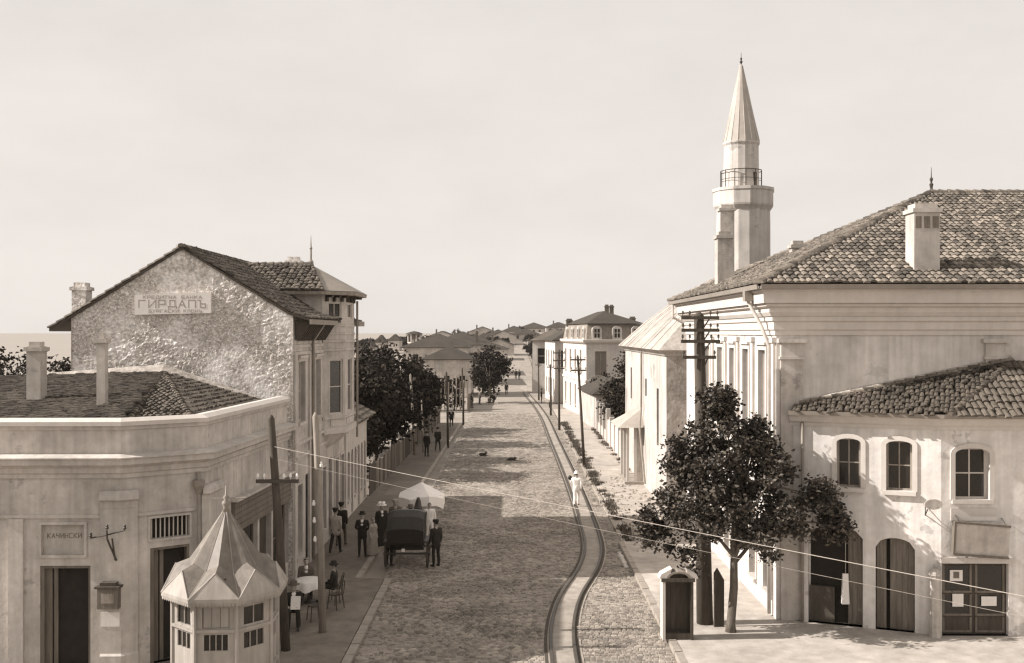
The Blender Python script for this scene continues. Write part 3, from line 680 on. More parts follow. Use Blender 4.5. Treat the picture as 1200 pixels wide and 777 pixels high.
tiles(hs, [(kx, ya, kz), (kx, yb, kz), (RX, yb, rr), (RX, ya, rr)], 'tile_dark', .2, .35, jit=.025); tiles(hs, [(ex, ya, ezz), (ex, yb, ezz), (kx, yb, kz), (kx, ya, kz)], 'tile_dark', .2, .35, jit=.02)  # slope turned from the sun: its shade put into darker tile colour
tiles(hs, [(lx, ya, lzz), (lx, yb, lzz), (RX, yb, rr), (RX, ya, rr)], 'tile', .22, .4)
ridge(hs, [(RX, ya, rr), (RX, yb, rr)])
# carved brackets under the street eave and the eave board
q = MB(); q.box(ex - .02, ex + .04, ya - .02, 41.4, ezz - .2, ezz - .02); q.build('eave_board', 'wood_grey', hs)
for k in range(16):
    y_ = YG + .3 + k * .34
    q = MB(); q.hexa([(XW + .02, y_ - .05, 8.55), (XW + .14, y_ - .05, 8.5), (XW + .14, y_ + .05, 8.5), (XW + .02, y_ + .05, 8.55), (XW + .02, y_ - .05, ezz - .06), (ex - .03, y_ - .05, ezz - .1), (ex - .03, y_ + .05, ezz - .1), (XW + .02, y_ + .05, ezz - .06)]); q.build('eave_bracket', 'wood_dark', hs)
chimney(hs, px(215, 36.5), 36.5, 11.2, pz(292, 36.5), .5, .5, 'rubble'); chimney(hs, px(96, 36.7), 36.7, 9.0, pz(336, 36.7), .5, .55, 'rubble')
chimney(hs, -9.9, 46.5, 10.2, 12.1, .6, .5, 'rubble')
q = MB(); q.tube([(XW + .12, 39.05, .2), (XW + .12, 39.05, 8.5), (ex - .05, 39.05, ezz - .12)], .06, 8); q.build('rain_pipe', 'zinc', hs, smooth=True)
# oriel turret: canted bay from first floor to above the eaves, tiled hip roof with finial
A_, B_, C_, D_ = (XW, 41.55), (-6.95, 42.55), (-6.95, 45.1), (XW, 46.1)
Fa, Fb, Fc_ = Fr(A_, B_), Fr(B_, C_), Fr(C_, D_)
OZ0, OZ1 = 4.75, 10.45
orl = MB(); wa = (Fa.U(386), Fa.U(401.5), 5.45, 7.72); wt = (Fa.U(385), Fa.U(400), 9.42, 10.05)
wf = (Fb.len * .3, Fb.len * .72, 5.45, 7.72); wft = (Fb.len * .3, Fb.len * .72, 9.42, 10.05)
wall(orl, Fa, 0, Fa.len, OZ0, OZ1, [wa, wt], .12); wall(orl, Fb, 0, Fb.len, OZ0, OZ1, [wf, wft], .12); wall(orl, Fc_, 0, Fc_.len, OZ0, OZ1, [(.3, 1.0, 5.45, 7.72)], .12)
orl.poly([(A_[0], A_[1], OZ0), (D_[0], D_[1], OZ0), (C_[0], C_[1], OZ0), (B_[0], B_[1], OZ0)])
orl.quad((-9.4, A_[1], 9.0), (A_[0], A_[1], 9.0), (A_[0], A_[1], OZ1), (-9.4, A_[1], OZ1)); orl.quad((D_[0], D_[1], 9.0), (-9.4, D_[1], 9.0), (-9.4, D_[1], OZ1), (D_[0], D_[1], OZ1))
orl.quad((-9.4, A_[1], 9), (-9.4, A_[1], OZ1), (-11.4, A_[1], OZ1), (-11.4, A_[1], 9.6))
orl_o = orl.build('oriel', 'plaster_cream', hs)
window(orl_o, Fa, wa, .1, 1, 2, 'paint_wood', .07, name='window'); window(orl_o, Fa, wt, .1, 2, 1, 'paint_wood', .05); window(orl_o, Fb, wf, .1, 1, 2, 'paint_wood', .06); window(orl_o, Fb, wft, .1, 2, 1, 'paint_wood', .05); window(orl_o, Fc_, (.3, 1.0, 5.45, 7.72), .1, 1, 2)
pth = [A_, B_, C_, D_]
for z_, t_, h_ in ((OZ0 - .1, .1, .25), (5.25, .06, .1), (8.05, .05, .1), (8.4, .05, .1), (8.72, .04, .08), (9.05, .04, .08)):
    q = MB(); q.sweep(pth, [(-.04, z_), (t_, z_ + .01), (t_, z_ + h_), (-.04, z_ + h_ + .03)]); q.build('moulding', 'trim', orl_o)
q = MB(); q.poly([(A_[0], 42.4, 4.0), (A_[0], 45.3, 4.0), (D_[0], D_[1], OZ0 - .1), (C_[0], C_[1], OZ0 - .1), (B_[0], B_[1], OZ0 - .1), (A_[0], A_[1], OZ0 - .1)][:0] or [(A_[0], 42.4, 4.0), (B_[0], B_[1], OZ0 - .1), (A_[0], A_[1], OZ0 - .1)])
q.quad((A_[0], 42.4, 4.0), (A_[0], 45.3, 4.0), (C_[0], C_[1], OZ0 - .1), (B_[0], B_[1], OZ0 - .1)); q.poly([(A_[0], 45.3, 4.0), (D_[0], D_[1], OZ0 - .1), (C_[0], C_[1], OZ0 - .1)]); q.build('corbel', 'trim', orl_o)
for k in range(2):
    q = MB(); m0 = Fa.U(387) if k == 0 else .4; m1 = Fa.U(400) if k == 0 else Fb.len - .4; FF = Fa if k == 0 else Fb
    q.fbox(FF, m0, m1, -.01, .03, 4.98, 5.22); q.build('panel', 'trim', orl_o)
# turret roof
o_ = .5; ev = [(-9.6, A_[1] - o_), (A_[0] + .1, A_[1] - o_), (B_[0] + o_, B_[1] - .25), (C_[0] + o_, C_[1] + .25), (D_[0] + .1, D_[1] + o_), (-9.6, D_[1] + o_)]
AP = Vector((-8.6, 43.8, 11.72)); RB = Vector((-11.9, 43.8, 11.70)); EZT = 10.5
E = [Vector((a, b, EZT)) for a, b in ev]; EL0 = Vector((-11.4, A_[1] - o_, EZT)); EL1 = Vector((-11.4, D_[1] + o_, EZT))
q = MB(); q.poly([EL0, E[0], E[1], AP, RB]); q.poly([E[1], E[2], AP]); q.poly([E[2], E[3], AP]); q.poly([E[3], E[4], AP]); q.poly([E[4], E[5], EL1, RB, AP]); trf = q.build('turret_roof', 'zinc', hs)
q = MB(); q.sweep([(EL0.x, EL0.y)] + ev[:5], [(-.7, EZT - .17), (.0, EZT - .16), (.03, EZT - .02), (-.1, EZT - .004), (-.7, EZT - .1)]); q.build('eave_board', 'wood_grey', trf)
tiles(hs, [EL0, E[1], AP, RB], 'tile', .2, .34, jit=.035)
ridge(hs, [AP, RB], 'tile'); ridge(hs, [E[1], AP], 'tile', r=.09)
q = MB(); q.lathe(AP + Vector((0, 0, -.1)), [(.14, 0), (.1, .25), (.045, .3), (.04, .75), (.07, .8), (.03, .86), (.008, 1.35)], 8); q.build('finial', 'zinc', trf)
for F_ in (Fa, Fb):
    for k in range(3):
        uu = F_.len * (k + .5) / 3; q = MB(); a = F_.P(uu, 0, 0)
        q.fbox(F_, uu - .05, uu + .05, -.02, .12, 10.08, 10.34); q.fbox(F_, uu - .05, uu + .05, .12, .4, 10.24, 10.34); q.build('eave_bracket', 'wood_dark', orl_o)
q = MB(); q.box(-7.75, -6.9, 46.2, 47.9, ezz - .2, ezz + .02); q.build('eave_board', 'wood_grey', hs)
q = MB(); q.tube([(-6.84, 45.25, 4.2), (-6.84, 45.25, 10.2)], .05, 8); q.build('rain_pipe', 'zinc', orl_o)
# sign on the gable
FG = Fr((LX, YG), (XW, YG))
sx0, sx1, sz0, sz1 = FG.U(159), FG.U(248), FG.Z(0, 369), FG.Z(0, 343)
sg = thing('wall_sign', 'whitewashed sign board with block letters high on the stone gable', 'sign', (FG.P(sx0, 0, 0).x, YG - .1, sz0))
q = MB(); q.hexa([FG.P(sx0, .1, sz0), FG.P(sx1, .1, sz0 + .06), FG.P(sx1, -.03, sz0 + .06), FG.P(sx0, -.03, sz0), FG.P(sx0, .1, sz1 - .08), FG.P(sx1, .1, sz1), FG.P(sx1, -.03, sz1), FG.P(sx0, -.03, sz1 - .08)]); q.build('board', mat('sign_white', .74, scale=5, var=.06, bump=.08, big=.12), sg)
cu_ = (sx0 + sx1) / 2
text('КРЕДИТНА БАНКА', .1, FG, cu_, .1, sz1 - .21, 'ink_faded', sg, width=2.1, wt=.2); text('ГИРДАПЪ', .25, FG, cu_, .1, sz0 + .26, 'ink_faded', sg, width=2.45, wt=.15); text('БУРГАСКИ КЛОНЪ', .09, FG, cu_ + .1, .1, sz0 + .09, 'ink_faded', sg, width=1.9, wt=.2)

# low house next door
ext = thing('low_street_house', 'low one storey house adjoining the turreted house on the street', 'house', (-10, 51, 0))
FE = Fr((XW, YE + .02), (XW, 54.2)); q = MB()
e_ops = [(.35 + k * 1.05, 1.0 + k * 1.05, .12 if k % 2 else .9, 3.2, .25) for k in range(6)]
wall(q, FE, 0, FE.len, 0, 4.5, e_ops, .2)
q.poly([(XW, 54.2, 0), (-14, 54.2, 0), (-14, 54.2, 4.5), (-10.8, 54.2, 6.1), (XW, 54.2, 4.5)]); q.quad((-14, YE, 0), (-14, YE, 4.5), (-14, 54.2, 4.5), (-14, 54.2, 0)); q.build('wall', 'plaster_white', ext)
for op in e_ops:
    if op[2] < .3: plank_door(ext, FE, op, .18, 1, 3, 'wood_dark')
    else: window(ext, FE, op, .18, 2, 2, 'wood', .05, sill=.08)
q = MB(); q.sweep([(XW, YE + .05), (XW, 54.2)], [(-.02, 4.2), (.1, 4.22), (.16, 4.4), (-.02, 4.42)]); q.build('cornice', 'trim', ext)
for a, b in ((-7.35, -10.8), (-14.4, -10.8)):
    pl4 = [(a, YE + .05, 4.42), (a, 54.5, 4.42), (b, 54.5, 6.15), (b, YE + .05, 6.15)]
    q = MB(); q.hexa([tuple(p) for p in pl4] + [(p[0], p[1], p[2] + .08) for p in pl4]); q.build('roof', 'roof_base', ext)
    tiles(ext, [(p[0], p[1], p[2] + .08) for p in pl4], 'tile', .24, .4)
# ------------------------------------------------------------------ RIGHT: big hipped building
BX, BY0, BY1, BX1 = 8.0, 31.0, 46.9, 26.0
bg_ = thing('hipped_building', 'large two storey building with hipped tile roof and deep white cornice', 'building', (16, 39, 0))
FL = Fr((BX, BY1), (BX, BY0)); FF = Fr((BX, BY0), (BX1, BY0))
q = MB(); ops = []
for a, b in ((826, 832), (841, 847), (855.5, 861), (871, 877.5), (889.5, 897.5)): ops.append((FL.U(a), FL.U(b), 5.2, 8.25))
gops = []
for c_ in (882.5, 899.5):
    uu = FL.U(c_); gops.append((uu - .45, uu + .45, .75, 3.2))
for k in range(4): gops.append((1.2 + k * 2.4, 2.1 + k * 2.4, .75, 3.2))
gops = [g_ for i, g_ in enumerate(gops) if i < 2 or g_[1] < gops[0][0] - .3]
wall(q, FL, 0, FL.len, 0, 9.3, ops + gops, .25)
wall(q, FF, 0, FF.len, 0, 9.3, [], .2)
q.quad((BX1, BY0, 0), (BX1, BY1, 0), (BX1, BY1, 9.3), (BX1, BY0, 9.3)); q.quad((BX1, BY1, 0), (BX, BY1, 0), (BX, BY1, 9.3), (BX1, BY1, 9.3))
q.build('wall', mat('wall_hipped', .66, peel=.16, scale=2.5, var=.1, bump=.12, big=.3, streak=.22), bg_)
for op in ops: window(bg_, FL, op, .22, 1, 3, 'paint_wood', .06, sill=.12, surround=.16, sm='trim_white', lintel=.1)
for op in gops: window(bg_, FL, op, .22, 2, 3, 'wood_grey', .06, sill=.12, surround=.12, sm='trim_white')
pth = [(BX, BY1), (BX, BY0), (BX1, BY0)]
q = MB(); q.sweep(pth, [(-.1, 8.72), (.05, 8.73), (.05, 8.86), (.1, 8.9), (.1, 9.12), (.16, 9.16), (.16, 9.3), (-.1, 9.3)]); q.build('frieze', 'trim_white', bg_)
q = MB(); q.sweep(pth, [(-.1, 9.301), (.2, 9.302), (.28, 9.42), (.28, 9.55), (.4, 9.6), (.4, 9.68), (-.1, 9.68)]); q.build('bed_moulding', 'trim_white', bg_)
q = MB(); q.sweep(pth, [(-.1, 9.681), (.5, 9.69), (.52, 10.02), (.58, 10.06), (.58, 10.22), (-.1, 10.24)]); q.build('cornice', 'trim_white', bg_)
# pilasters
for F_, u0, u1 in ((FF, .12, .78), (FF, 6.3, 6.9), (FF, 12.6, 13.2)):
    q = MB(); q.fbox(F_, u0, u1, -.02, .1, 0, 8.0); p_ = q.build('pilaster', 'plaster_grey', bg_)
    q = MB(); q.fbox(F_, u0 - .05, u1 + .05, -.02, .14, 8.001, 8.08); q.fbox(F_, u0, u1, -.02, .11, 8.08, 8.5); q.fbox(F_, u0 - .1, u1 + .1, -.02, .2, 8.5, 8.62); q.build('capital', 'trim', p_)
for u0 in [FL.len - .42] + [(ops[k][1] + ops[k + 1][0]) / 2 - .13 for k in range(4)]:
    q = MB(); q.fbox(FL, u0, u0 + (.36 if u0 > FL.len - 1 else .26), -.02, .08, 4.6, 8.5); p_ = q.build('pilaster', 'trim_white', bg_)
    q = MB(); q.fbox(FL, u0 - .05, u0 + (.41 if u0 > FL.len - 1 else .31), -.02, .13, 8.5, 8.66); q.build('capital', 'trim_white', p_)
q = MB(); q.sweep([(BX, BY1), (BX, BY0 + .02)], [(-.02, 4.4), (.1, 4.42), (.1, 4.58), (-.02, 4.6)]); q.build('string_course', 'trim_white', bg_)
# roof
ov = .68; rx0, ry0, ry1, rx1 = BX - ov, BY0 - ov, BY1 + ov, BX1 + ov; rz0 = 10.26
hw = (ry1 - ry0) / 2; RA = Vector((rx0 + hw, ry0 + hw, 14.1)); RBk = Vector((rx1, ry0 + hw, 14.1))
c0, c1, c2, c3 = Vector((rx0, ry0, rz0)), Vector((rx1, ry0, rz0)), Vector((rx1, ry1, rz0)), Vector((rx0, ry1, rz0))
q = MB(); q.poly([c0, c1, RBk, RA]); q.poly([c3, c0, RA]); q.poly([c2, c3, RA, RBk]); q.poly([c1, c2, RBk]); q.poly([c0, c3, c2, c1]); q.build('roof', 'roof_base', bg_)
tiles(bg_, [c0, c1, RBk, RA], 'tile_pale', .205, .34, jit=.018); tiles(bg_, [c3, c0, RA], 'tile_pale', .205, .34, jit=.018)
ridge(bg_, [c0, RA], 'tile_pale', r=.16); ridge(bg_, [RA, RBk], 'tile_pale', r=.16); ridge(bg_, [c3, RA], 'tile_pale', r=.16)
q = MB(); q.sweep([(rx0 + .05, ry1), (rx0 + .05, ry0 + .05)], [(-.02, 10.1), (.1, 10.1), (.12, 10.24), (.08, 10.24), (.07, 10.15), (-.02, 10.15)]); q.sweep([(rx0 + .05, ry0 + .05), (rx1, ry0 + .05)], [(-.02, 10.1), (.1, 10.1), (.12, 10.24), (.08, 10.24), (.07, 10.15), (-.02, 10.15)]); gt = q.build('gutter', 'zinc', bg_)
q = MB(); yy_ = 31.9; q.tube([(rx0 - .02, yy_, 10.1), (rx0 + .05, yy_, 9.75), (BX - .32, yy_ - .35, 9.0), (BX - .12, yy_ - .5, 8.4), (BX - .12, yy_ - .5, .2)], .06, 8); q.build('rain_pipe', 'trim', bg_, smooth=True)
q = MB(); q.box(rx0 - .1, rx0 + .14, yy_ - .16, yy_ + .16, 9.78, 10.1); q.build('hopper', 'zinc', bg_)
q = MB(); q.tube([(rx0 + .02, 46.7, 10.12), (rx0 + .02, 46.7, 9.5), (BX - .1, 46.7, 9.2)], .06, 8); q.build('rain_pipe', 'trim', bg_)
cy_ = 31.55; chimney(bg_, px(1081, cy_), cy_, 10.3, pz(245, cy_), .78, .7, 'trim', vents=3)
chimney(bg_, px(848, 41.5), 41.5, 10.6, pz(276, 41.5), .6, .6, 'plaster_old'); chimney(bg_, px(851, 45.6), 45.6, 10.4, pz(244, 45.6), .62, .5, 'plaster_old'); chimney(bg_, px(934, 39.5), 39.5, 11.5, 12.2, .5, .45, 'plaster_old')
q = MB(); q.lathe(RA + Vector((0, 0, .05)), [(.1, 0), (.05, .15), (.08, .3), (.03, .36), (.07, .5), (.02, .58), (.008, .95)], 8); q.build('finial', 'iron', bg_)

# ------------------------------------------------------------------ RIGHT: lower corner building in front of it
Q0, Q1, Q2 = (8.42, 30.93), (12.3, 29.35), (19.0, 29.25)
G1, G2 = Fr(Q0, Q1), Fr(Q1, Q2)
lowb = thing('corner_house', 'sunlit white corner house with arched windows over ground floor shops', 'house', (13, 30, 0))
w1 = (G1.U(980.5), G1.U(1008.5), 4.22, 5.68, .12); w2 = (G1.U(1038.5), G1.U(1069), 4.20, 5.66, .12)
d1 = (G1.U(947), G1.U(1011), .12, 3.05, .32); d2 = (G1.U(1026), G1.U(1072), .12, 2.82, .3); d0 = (G1.U(921), G1.U(939), .12, 2.9)
q = MB(); wall(q, G1, 0, G1.len, 0, 6.1, [w1, w2, d1, d2, d0], .26)
w3 = (G2.U(1119), G2.U(1159), 4.02, 5.5, .16); d3 = (G2.U(1101.5) + .06, G2.U(1182), .12, 2.2); w4 = (G2.U(1225), G2.U(1265), 4.02, 5.5, .16); d4 = (G2.U(1215), G2.U(1275), .12, 2.2)
wall(q, G2, 0, G2.len, 0, 6.1, [w3, d3, w4, d4], .26)
q.quad((Q2[0], Q2[1], 0), (Q2[0], 30.98, 0), (Q2[0], 30.98, 6.1), (Q2[0], Q2[1], 6.1))
q.build('wall', mat('wall_corner', .70, peel=.28, scale=2.5, var=.14, bump=.3, big=.24, streak=.2, bscale=7), lowb)
for op in (w1, w2, w3, w4):
    F_ = G1 if op in (w1, w2) else G2
    wd = window(lowb, F_, op, .24, 2, 2, 'paint_wood' if F_ is G2 else 'wood_grey', .06, sill=.14 if F_ is G1 else .08, sm='trim_white')
    s_ = MB(); a, b, c, d = op[:4]; r_ = op[4]                      # arched surround
    n = 10; prev = None
    for k in range(n + 1):
        t = k / n; cu = (a + b) / 2; hw_ = (b - a) / 2
        ang = math.pi * (1 - t); pin = (cu + hw_ * math.cos(ang), d - r_ + r_ * math.sin(ang)); pou = (cu + (hw_ + .14) * math.cos(ang), d - r_ + (r_ + .14) * math.sin(ang))
        if prev:
            (i0, o0_) = prev; P = F_.P
            s_.hexa([P(i0[0], .05, i0[1]), P(pin[0], .05, pin[1]), P(pin[0], -.01, pin[1]), P(i0[0], -.01, i0[1]), P(o0_[0], .05, o0_[1]), P(pou[0], .05, pou[1]), P(pou[0], -.01, pou[1]), P(o0_[0], -.01, o0_[1])])
        prev = (pin, pou)
    s_.fbox(F_, a - .14, a - .003, -.01, .05, c, d - r_); s_.fbox(F_, b + .003, b + .14, -.01, .05, c, d - r_); s_.build('surround', 'trim_white', wd)
# shop openings
q = MB(); q.fbox(G1, d1[0], d1[1], -.34, -.30, d1[2], d1[3]); dk = q.build('doorway', 'dark', lowb)  # dark backing sheet; the darkness of the interior put into colour
uu = d1[1] - .42
q = MB(); q.fbox(G1, uu, d1[1] - .02, -.29, -.2, .14, 2.95); dl = q.build('door', 'wood', lowb)
for k in range(3): q = MB(); q.fbox(G1, uu + .01 + k * .133, uu + .12 + k * .133, -.2, -.182, .16, 2.9); q.build('plank', 'wood', dl)
q = MB(); q.fbox(G1, d1[0] + .05, d1[0] + .75, -.28, -.14, .14, 1.2); q.build('counter', 'wood_dark', lowb)
mid = (d2[0] + d2[1]) / 2 - .18
for a, b in ((d2[0] + .02, mid - .06), (mid + .04, d2[1] - .02)):
    q = MB(); q.fbox(G1, a, b, -.22, -.17, .13, 2.8); dl = q.build('door', 'wood', lowb); n = 3 if b - a < .6 else 4
    for k in range(n): q = MB(); q.fbox(G1, a + .01 + (b - a) * k / n, a - .004 + (b - a) * (k + 1) / n, -.17, -.15, .16, 2.78); q.build('plank', 'wood', dl)
q = MB(); q.fbox(G1, d2[0], d2[1], -.3, -.28, .12, 2.85); q.build('doorway', 'dark', lowb)  # dark sheet behind the leaves, for the unlit inside
q = MB(); q.fbox(G1, d0[0], d0[1], -.3, -.2, .12, 2.9); dl = q.build('door', 'wood_grey', lowb)
for k in range(4): q = MB(); wdt = (d0[1] - d0[0]) / 4; q.fbox(G1, d0[0] + k * wdt + .012, d0[0] + (k + 1) * wdt - .012, -.2, -.17, .15, 2.87); q.build('plank', 'wood_dark', dl)
for dd in (d3, d4):
    q = MB(); q.fbox(G2, dd[0], dd[1], -.2, -.16, dd[2], dd[3]); dl = q.build('shop_door', 'wood_dark', lowb)
    m_ = (dd[0] + dd[1]) / 2
    for a, b in ((dd[0] + .06, m_ - .05), (m_ + .05, dd[1] - .06)):
        for c, d in ((.2, .62), (.68, 1.28), (1.34, 2.14)):
            q = MB(); q.fbox(G2, a + .05, b - .05, -.165, -.15, c + .04, d - .04); q.build('pane', 'glass' if c > .5 else 'wood_dark', dl)
            q = MB(); q.fbox(G2, a, b, -.16, -.12, c - .02, c + .04); q.fbox(G2, a, a + .06, -.16, -.121, c + .04, d); q.fbox(G2, b - .06, b, -.16, -.121, c + .04, d); q.build('door_rail', 'wood', dl)
q = MB(); q.fbox(G2, d3[0] - .05, d3[1] + .1, -.02, .12, 2.215, 2.38); q.build('lintel', 'trim_white', lowb)
q = MB(); q.fbox(G2, G2.U(1114), G2.U(1168), -.02, .03, 3.42, 3.78); q.build('panel', 'trim_white', lowb)
for k, (x0, x1, y0, y1, lab) in enumerate(((1115, 1130, 669, 682, 'small poster with a dark sketch on the shop door'), (1118, 1131, 697, 712, 'plain upright white notice on the left leaf of the shop door'), (1152, 1170, 700, 711, 'wide white notice on the right leaf of the shop door'))):
    za, zb = G2.Z(0, y1), G2.Z(0, y0); q = MB(); q.fbox(G2, G2.U(x0), G2.U(x1), -.118, -.11, za, zb); po = q.build('notice', 'paper', None, loc=tuple(G2.P(G2.U(x0), 0, za))); solo(po, lab, 'notice')
    if k == 0: q = MB(); q.lathe(G2.P(G2.U(1122.5), -.108, (za + zb) / 2), [(.001, 0), (.06, .004), (.001, .008)], 10); q = MB(); q.fbox(G2, G2.U(1119), G2.U(1126), -.11, -.105, za + .08, zb - .05); q.build('print', 'ink', po)
# cornice, gutter, roof
pth = [(Q0[0] - .02, Q0[1]), Q1, Q2]
q = MB(); q.sweep(pth, [(-.05, 6.0), (.04, 6.01), (.06, 6.1), (.16, 6.16), (.2, 6.28), (.3, 6.34), (.3, 6.42), (-.05, 6.42)]); q.build('cornice', 'trim_white', lowb)
q = MB(); q.sweep(pth, [(.28, 6.38), (.4, 6.36), (.43, 6.48), (.39, 6.48), (.37, 6.41), (.28, 6.42)]); gt = q.build('gutter', 'zinc', lowb)
def offp(F_, u, o, z): return F_.P(u, o, z)
e0 = G1.P(-.05, .36, 6.44); e1 = Vector((12.38, 28.98, 6.44)); e2 = Vector((19, 28.88, 6.44))
t0 = Vector((8.72, 30.97, 6.62)); t1 = Vector((15.1, 30.97, 7.95)); t2 = Vector((19, 30.97, 7.95))
q = MB(); q.poly([e0, e1, t1, t0]); q.poly([e1, e2, t2, t1]); q.poly([e0, t0, (8.45, 30.95, 6.4)]); q.build('roof', 'roof_base', lowb)
tiles(lowb, [e1, e2, t2, t1], 'tile', .19, .36, individual=150, jit=.03); tiles(lowb, [e0, e1, t1, t0], 'tile_dark', .135, .25, individual=150, jit=.04)
ridge(lowb, [e1, t1], 'tile', r=.12); 
q = MB(); q.hexa([t0 + Vector((0, -.14, -.02)), t1 + Vector((0, -.14, -.02)), t1 + Vector((0, .02, 0)), t0 + Vector((0, .02, 0)), t0 + Vector((0, -.08, .1)), t1 + Vector((0, -.08, .1)), t1 + Vector((0, .02, .16)), t0 + Vector((0, .02, .16))]); q.build('mortar_strip', 'mortar', lowb)
ridge(lowb, [t0 + Vector((0, -.1, .05)), t1 + Vector((0, -.1, .05))], 'tile_pale', r=.09)
p_ = G1.P(.35, .1, 0); q = MB(); q.tube([(p_.x, p_.y, 6.3), (p_.x, p_.y, .15)], .045, 8); q.build('rain_pipe', 'zinc', lowb, smooth=True)
# hanging sign, oval lamp bracket and stone post by the shop
ts = thing('shop_sign', 'tilted pale wooden sign board hung above the glazed shop door', 'sign', tuple(G2.P(G2.U(1114), .2, 2.45)))
a, b = G2.U(1115), G2.U(1178); P = G2.P
q = MB(); q.hexa([P(a, .2, 2.52), P(b, .2, 2.42), P(b, .12, 2.42), P(a, .12, 2.52), P(a, .32, 3.42), P(b, .32, 3.3), P(b, .24, 3.3), P(a, .24, 3.42)]); bd = q.build('board', 'plaster_grey', ts)
q = MB(); q.hexa([P(a - .06, .26, 2.48), P(a, .26, 2.48), P(a, .1, 2.48), P(a - .06, .1, 2.48), P(a - .06, .38, 3.46), P(a, .38, 3.46), P(a, .22, 3.46), P(a - .06, .22, 3.46)]); q.hexa([P(a, .36, 3.4), P(b, .36, 3.28), P(b, .2, 3.28), P(a, .2, 3.4), P(a, .37, 3.46), P(b, .37, 3.34), P(b, .22, 3.34), P(a, .22, 3.46)]); q.hexa([P(a, .24, 2.46), P(b, .24, 2.36), P(b, .08, 2.36), P(a, .08, 2.46), P(a, .25, 2.52), P(b, .25, 2.42), P(b, .1, 2.42), P(a, .1, 2.52)]); q.build('frame', 'wood', ts)
q = MB(); q.tube([P(a + .1, .3, 3.45), P(a + .1, -.02, 3.6)], .015, 6); q.tube([P(b - .1, .3, 3.32), P(b - .1, -.02, 3.5)], .015, 6); q.tube([P(a + .1, .12, 2.6), P(a + .1, -.02, 2.6)], .02, 6); q.build('hanger', 'iron', ts)
lp = thing('wall_bracket_sign', 'small oval plate on an iron bracket at the corner of the white house', 'sign', tuple(G1.P(G1.len - .35, .1, 3.6)))
c = G1.P(G1.len - .3, 0, 3.92)
q = MB(); q.tube([G1.P(G1.len - .42, -.02, 3.55), G1.P(G1.len - .42, .35, 3.6), G1.P(G1.len - .36, .42, 3.78)], .018, 6); q.tube([G1.P(G1.len - .42, -.02, 3.85), G1.P(G1.len - .42, .3, 3.62)], .015, 6); q.build('bracket', 'iron', lp)
q = MB(); n = 16; ring = [(math.cos(2 * math.pi * k / n) * .26, math.sin(2 * math.pi * k / n) * .15) for k in range(n)]
cc = G1.P(G1.len - .2, .42, 3.93); vs_ = [cc + Vector((a_, 0, b_)) for a_, b_ in ring] + [cc + Vector((a_, .03, b_)) for a_, b_ in ring]
q.add(vs_, [tuple(range(n)), tuple(range(n, 2 * n))[::-1]] + [(k, n + k, n + (k + 1) % n, (k + 1) % n) for k in range(n)]); q.build('plate', 'plaster_grey', lp)
sp = G1.P(G1.len - .16, .2, 0); q = MB(); q.lathe((sp.x, sp.y, .11), [(.17, 0), (.15, .9), (.14, 1.75), (.19, 1.78), (.19, 1.86), (.08, 1.95)], 10); so = q.build('stone_post', 'plaster_old', None, loc=(sp.x, sp.y, .11), smooth=False); solo(so, 'worn grey stone post against the corner beside the shop door', 'post')
# things in the open shop doorway
jk = G1.P(d1[0] + 1.05, -.12, 0); q = MB(); q.hexa([(jk.x - .12, jk.y - .1, .75), (jk.x + .1, jk.y - .1, .75), (jk.x + .1, jk.y + .02, .75), (jk.x - .12, jk.y + .02, .75), (jk.x - .09, jk.y - .08, 1.65), (jk.x + .07, jk.y - .08, 1.65), (jk.x + .07, jk.y, 1.65), (jk.x - .09, jk.y, 1.65)])
hg = q.build('hanging_cloth', 'cloth_white', None, loc=(jk.x, jk.y, .75)); solo(hg, 'white cloth hanging in the dark arched shop doorway', 'cloth')
q = MB(); q.tube([(jk.x, jk.y - .04, 1.64), (jk.x, jk.y - .04, 3.0)], .008, 5); q.build('cord', 'paint_wood', hg)

# ------------------------------------------------------------------ RIGHT: minaret and old mosque
MX, MY = px(871, 49.0), 49.0; SC = MY / 1200
mn = thing('minaret', 'white plastered minaret with balcony and tall pointed cone roof', 'minaret', (MX, MY, 0))
zz = lambda y: CAM_H - (y - CY) * SC
q = MB(); q.lathe((MX, MY, 0), [(1.6, 0), (1.6, 3), (1.3, 5), (1.27, zz(262)), (1.26, zz(247))], 16); q.build('shaft', mat('minaret_plaster', .60, peel=.3, scale=2, var=.07, bump=.2, big=.25, streak=.25), mn)
q = MB(); q.lathe((MX, MY, 0), [(1.26, zz(249)), (1.33, zz(246)), (1.42, zz(243)), (1.44, zz(241)), (1.44, zz(226)), (1.48, zz(225.5)), (1.48, zz(222)), (.8, zz(221.5))], 12); q.build('balcony', MATS['minaret_plaster'], mn)
q = MB(); DX = MX - .1
for k in range(12):
    t = 2 * math.pi * k / 12; p0_ = Vector((DX + .98 * math.cos(t), MY + .98 * math.sin(t), 0)); t2_ = 2 * math.pi * (k + 1) / 12; p1_ = Vector((DX + .98 * math.cos(t2_), MY + .98 * math.sin(t2_), 0))
    q.tube([p0_ + Vector((0, 0, zz(222))), p0_ + Vector((0, 0, zz(201)))], .022, 5); q.tube([p0_ + Vector((0, 0, zz(201))), p1_ + Vector((0, 0, zz(201)))], .022, 5); q.tube([p0_ + Vector((0, 0, zz(211))), p1_ + Vector((0, 0, zz(211)))], .014, 5)
q.build('railing', 'iron', mn)
DX = MX - .1; q = MB(); q.lathe((DX, MY, 0), [(.86, zz(224)), (.82, zz(172)), (.88, zz(169.5)), (.88, zz(168))], 16); dm = q.build('drum', MATS['minaret_plaster'], mn)
t = R(-62); q = MB(); dpt = Vector((DX + .83 * math.cos(t), MY + .83 * math.sin(t), 0)); F_ = Fr((dpt.x - .3 * math.sin(-t) * -1 * 0 - .28, dpt.y - .02), (dpt.x + .25, dpt.y + .12))
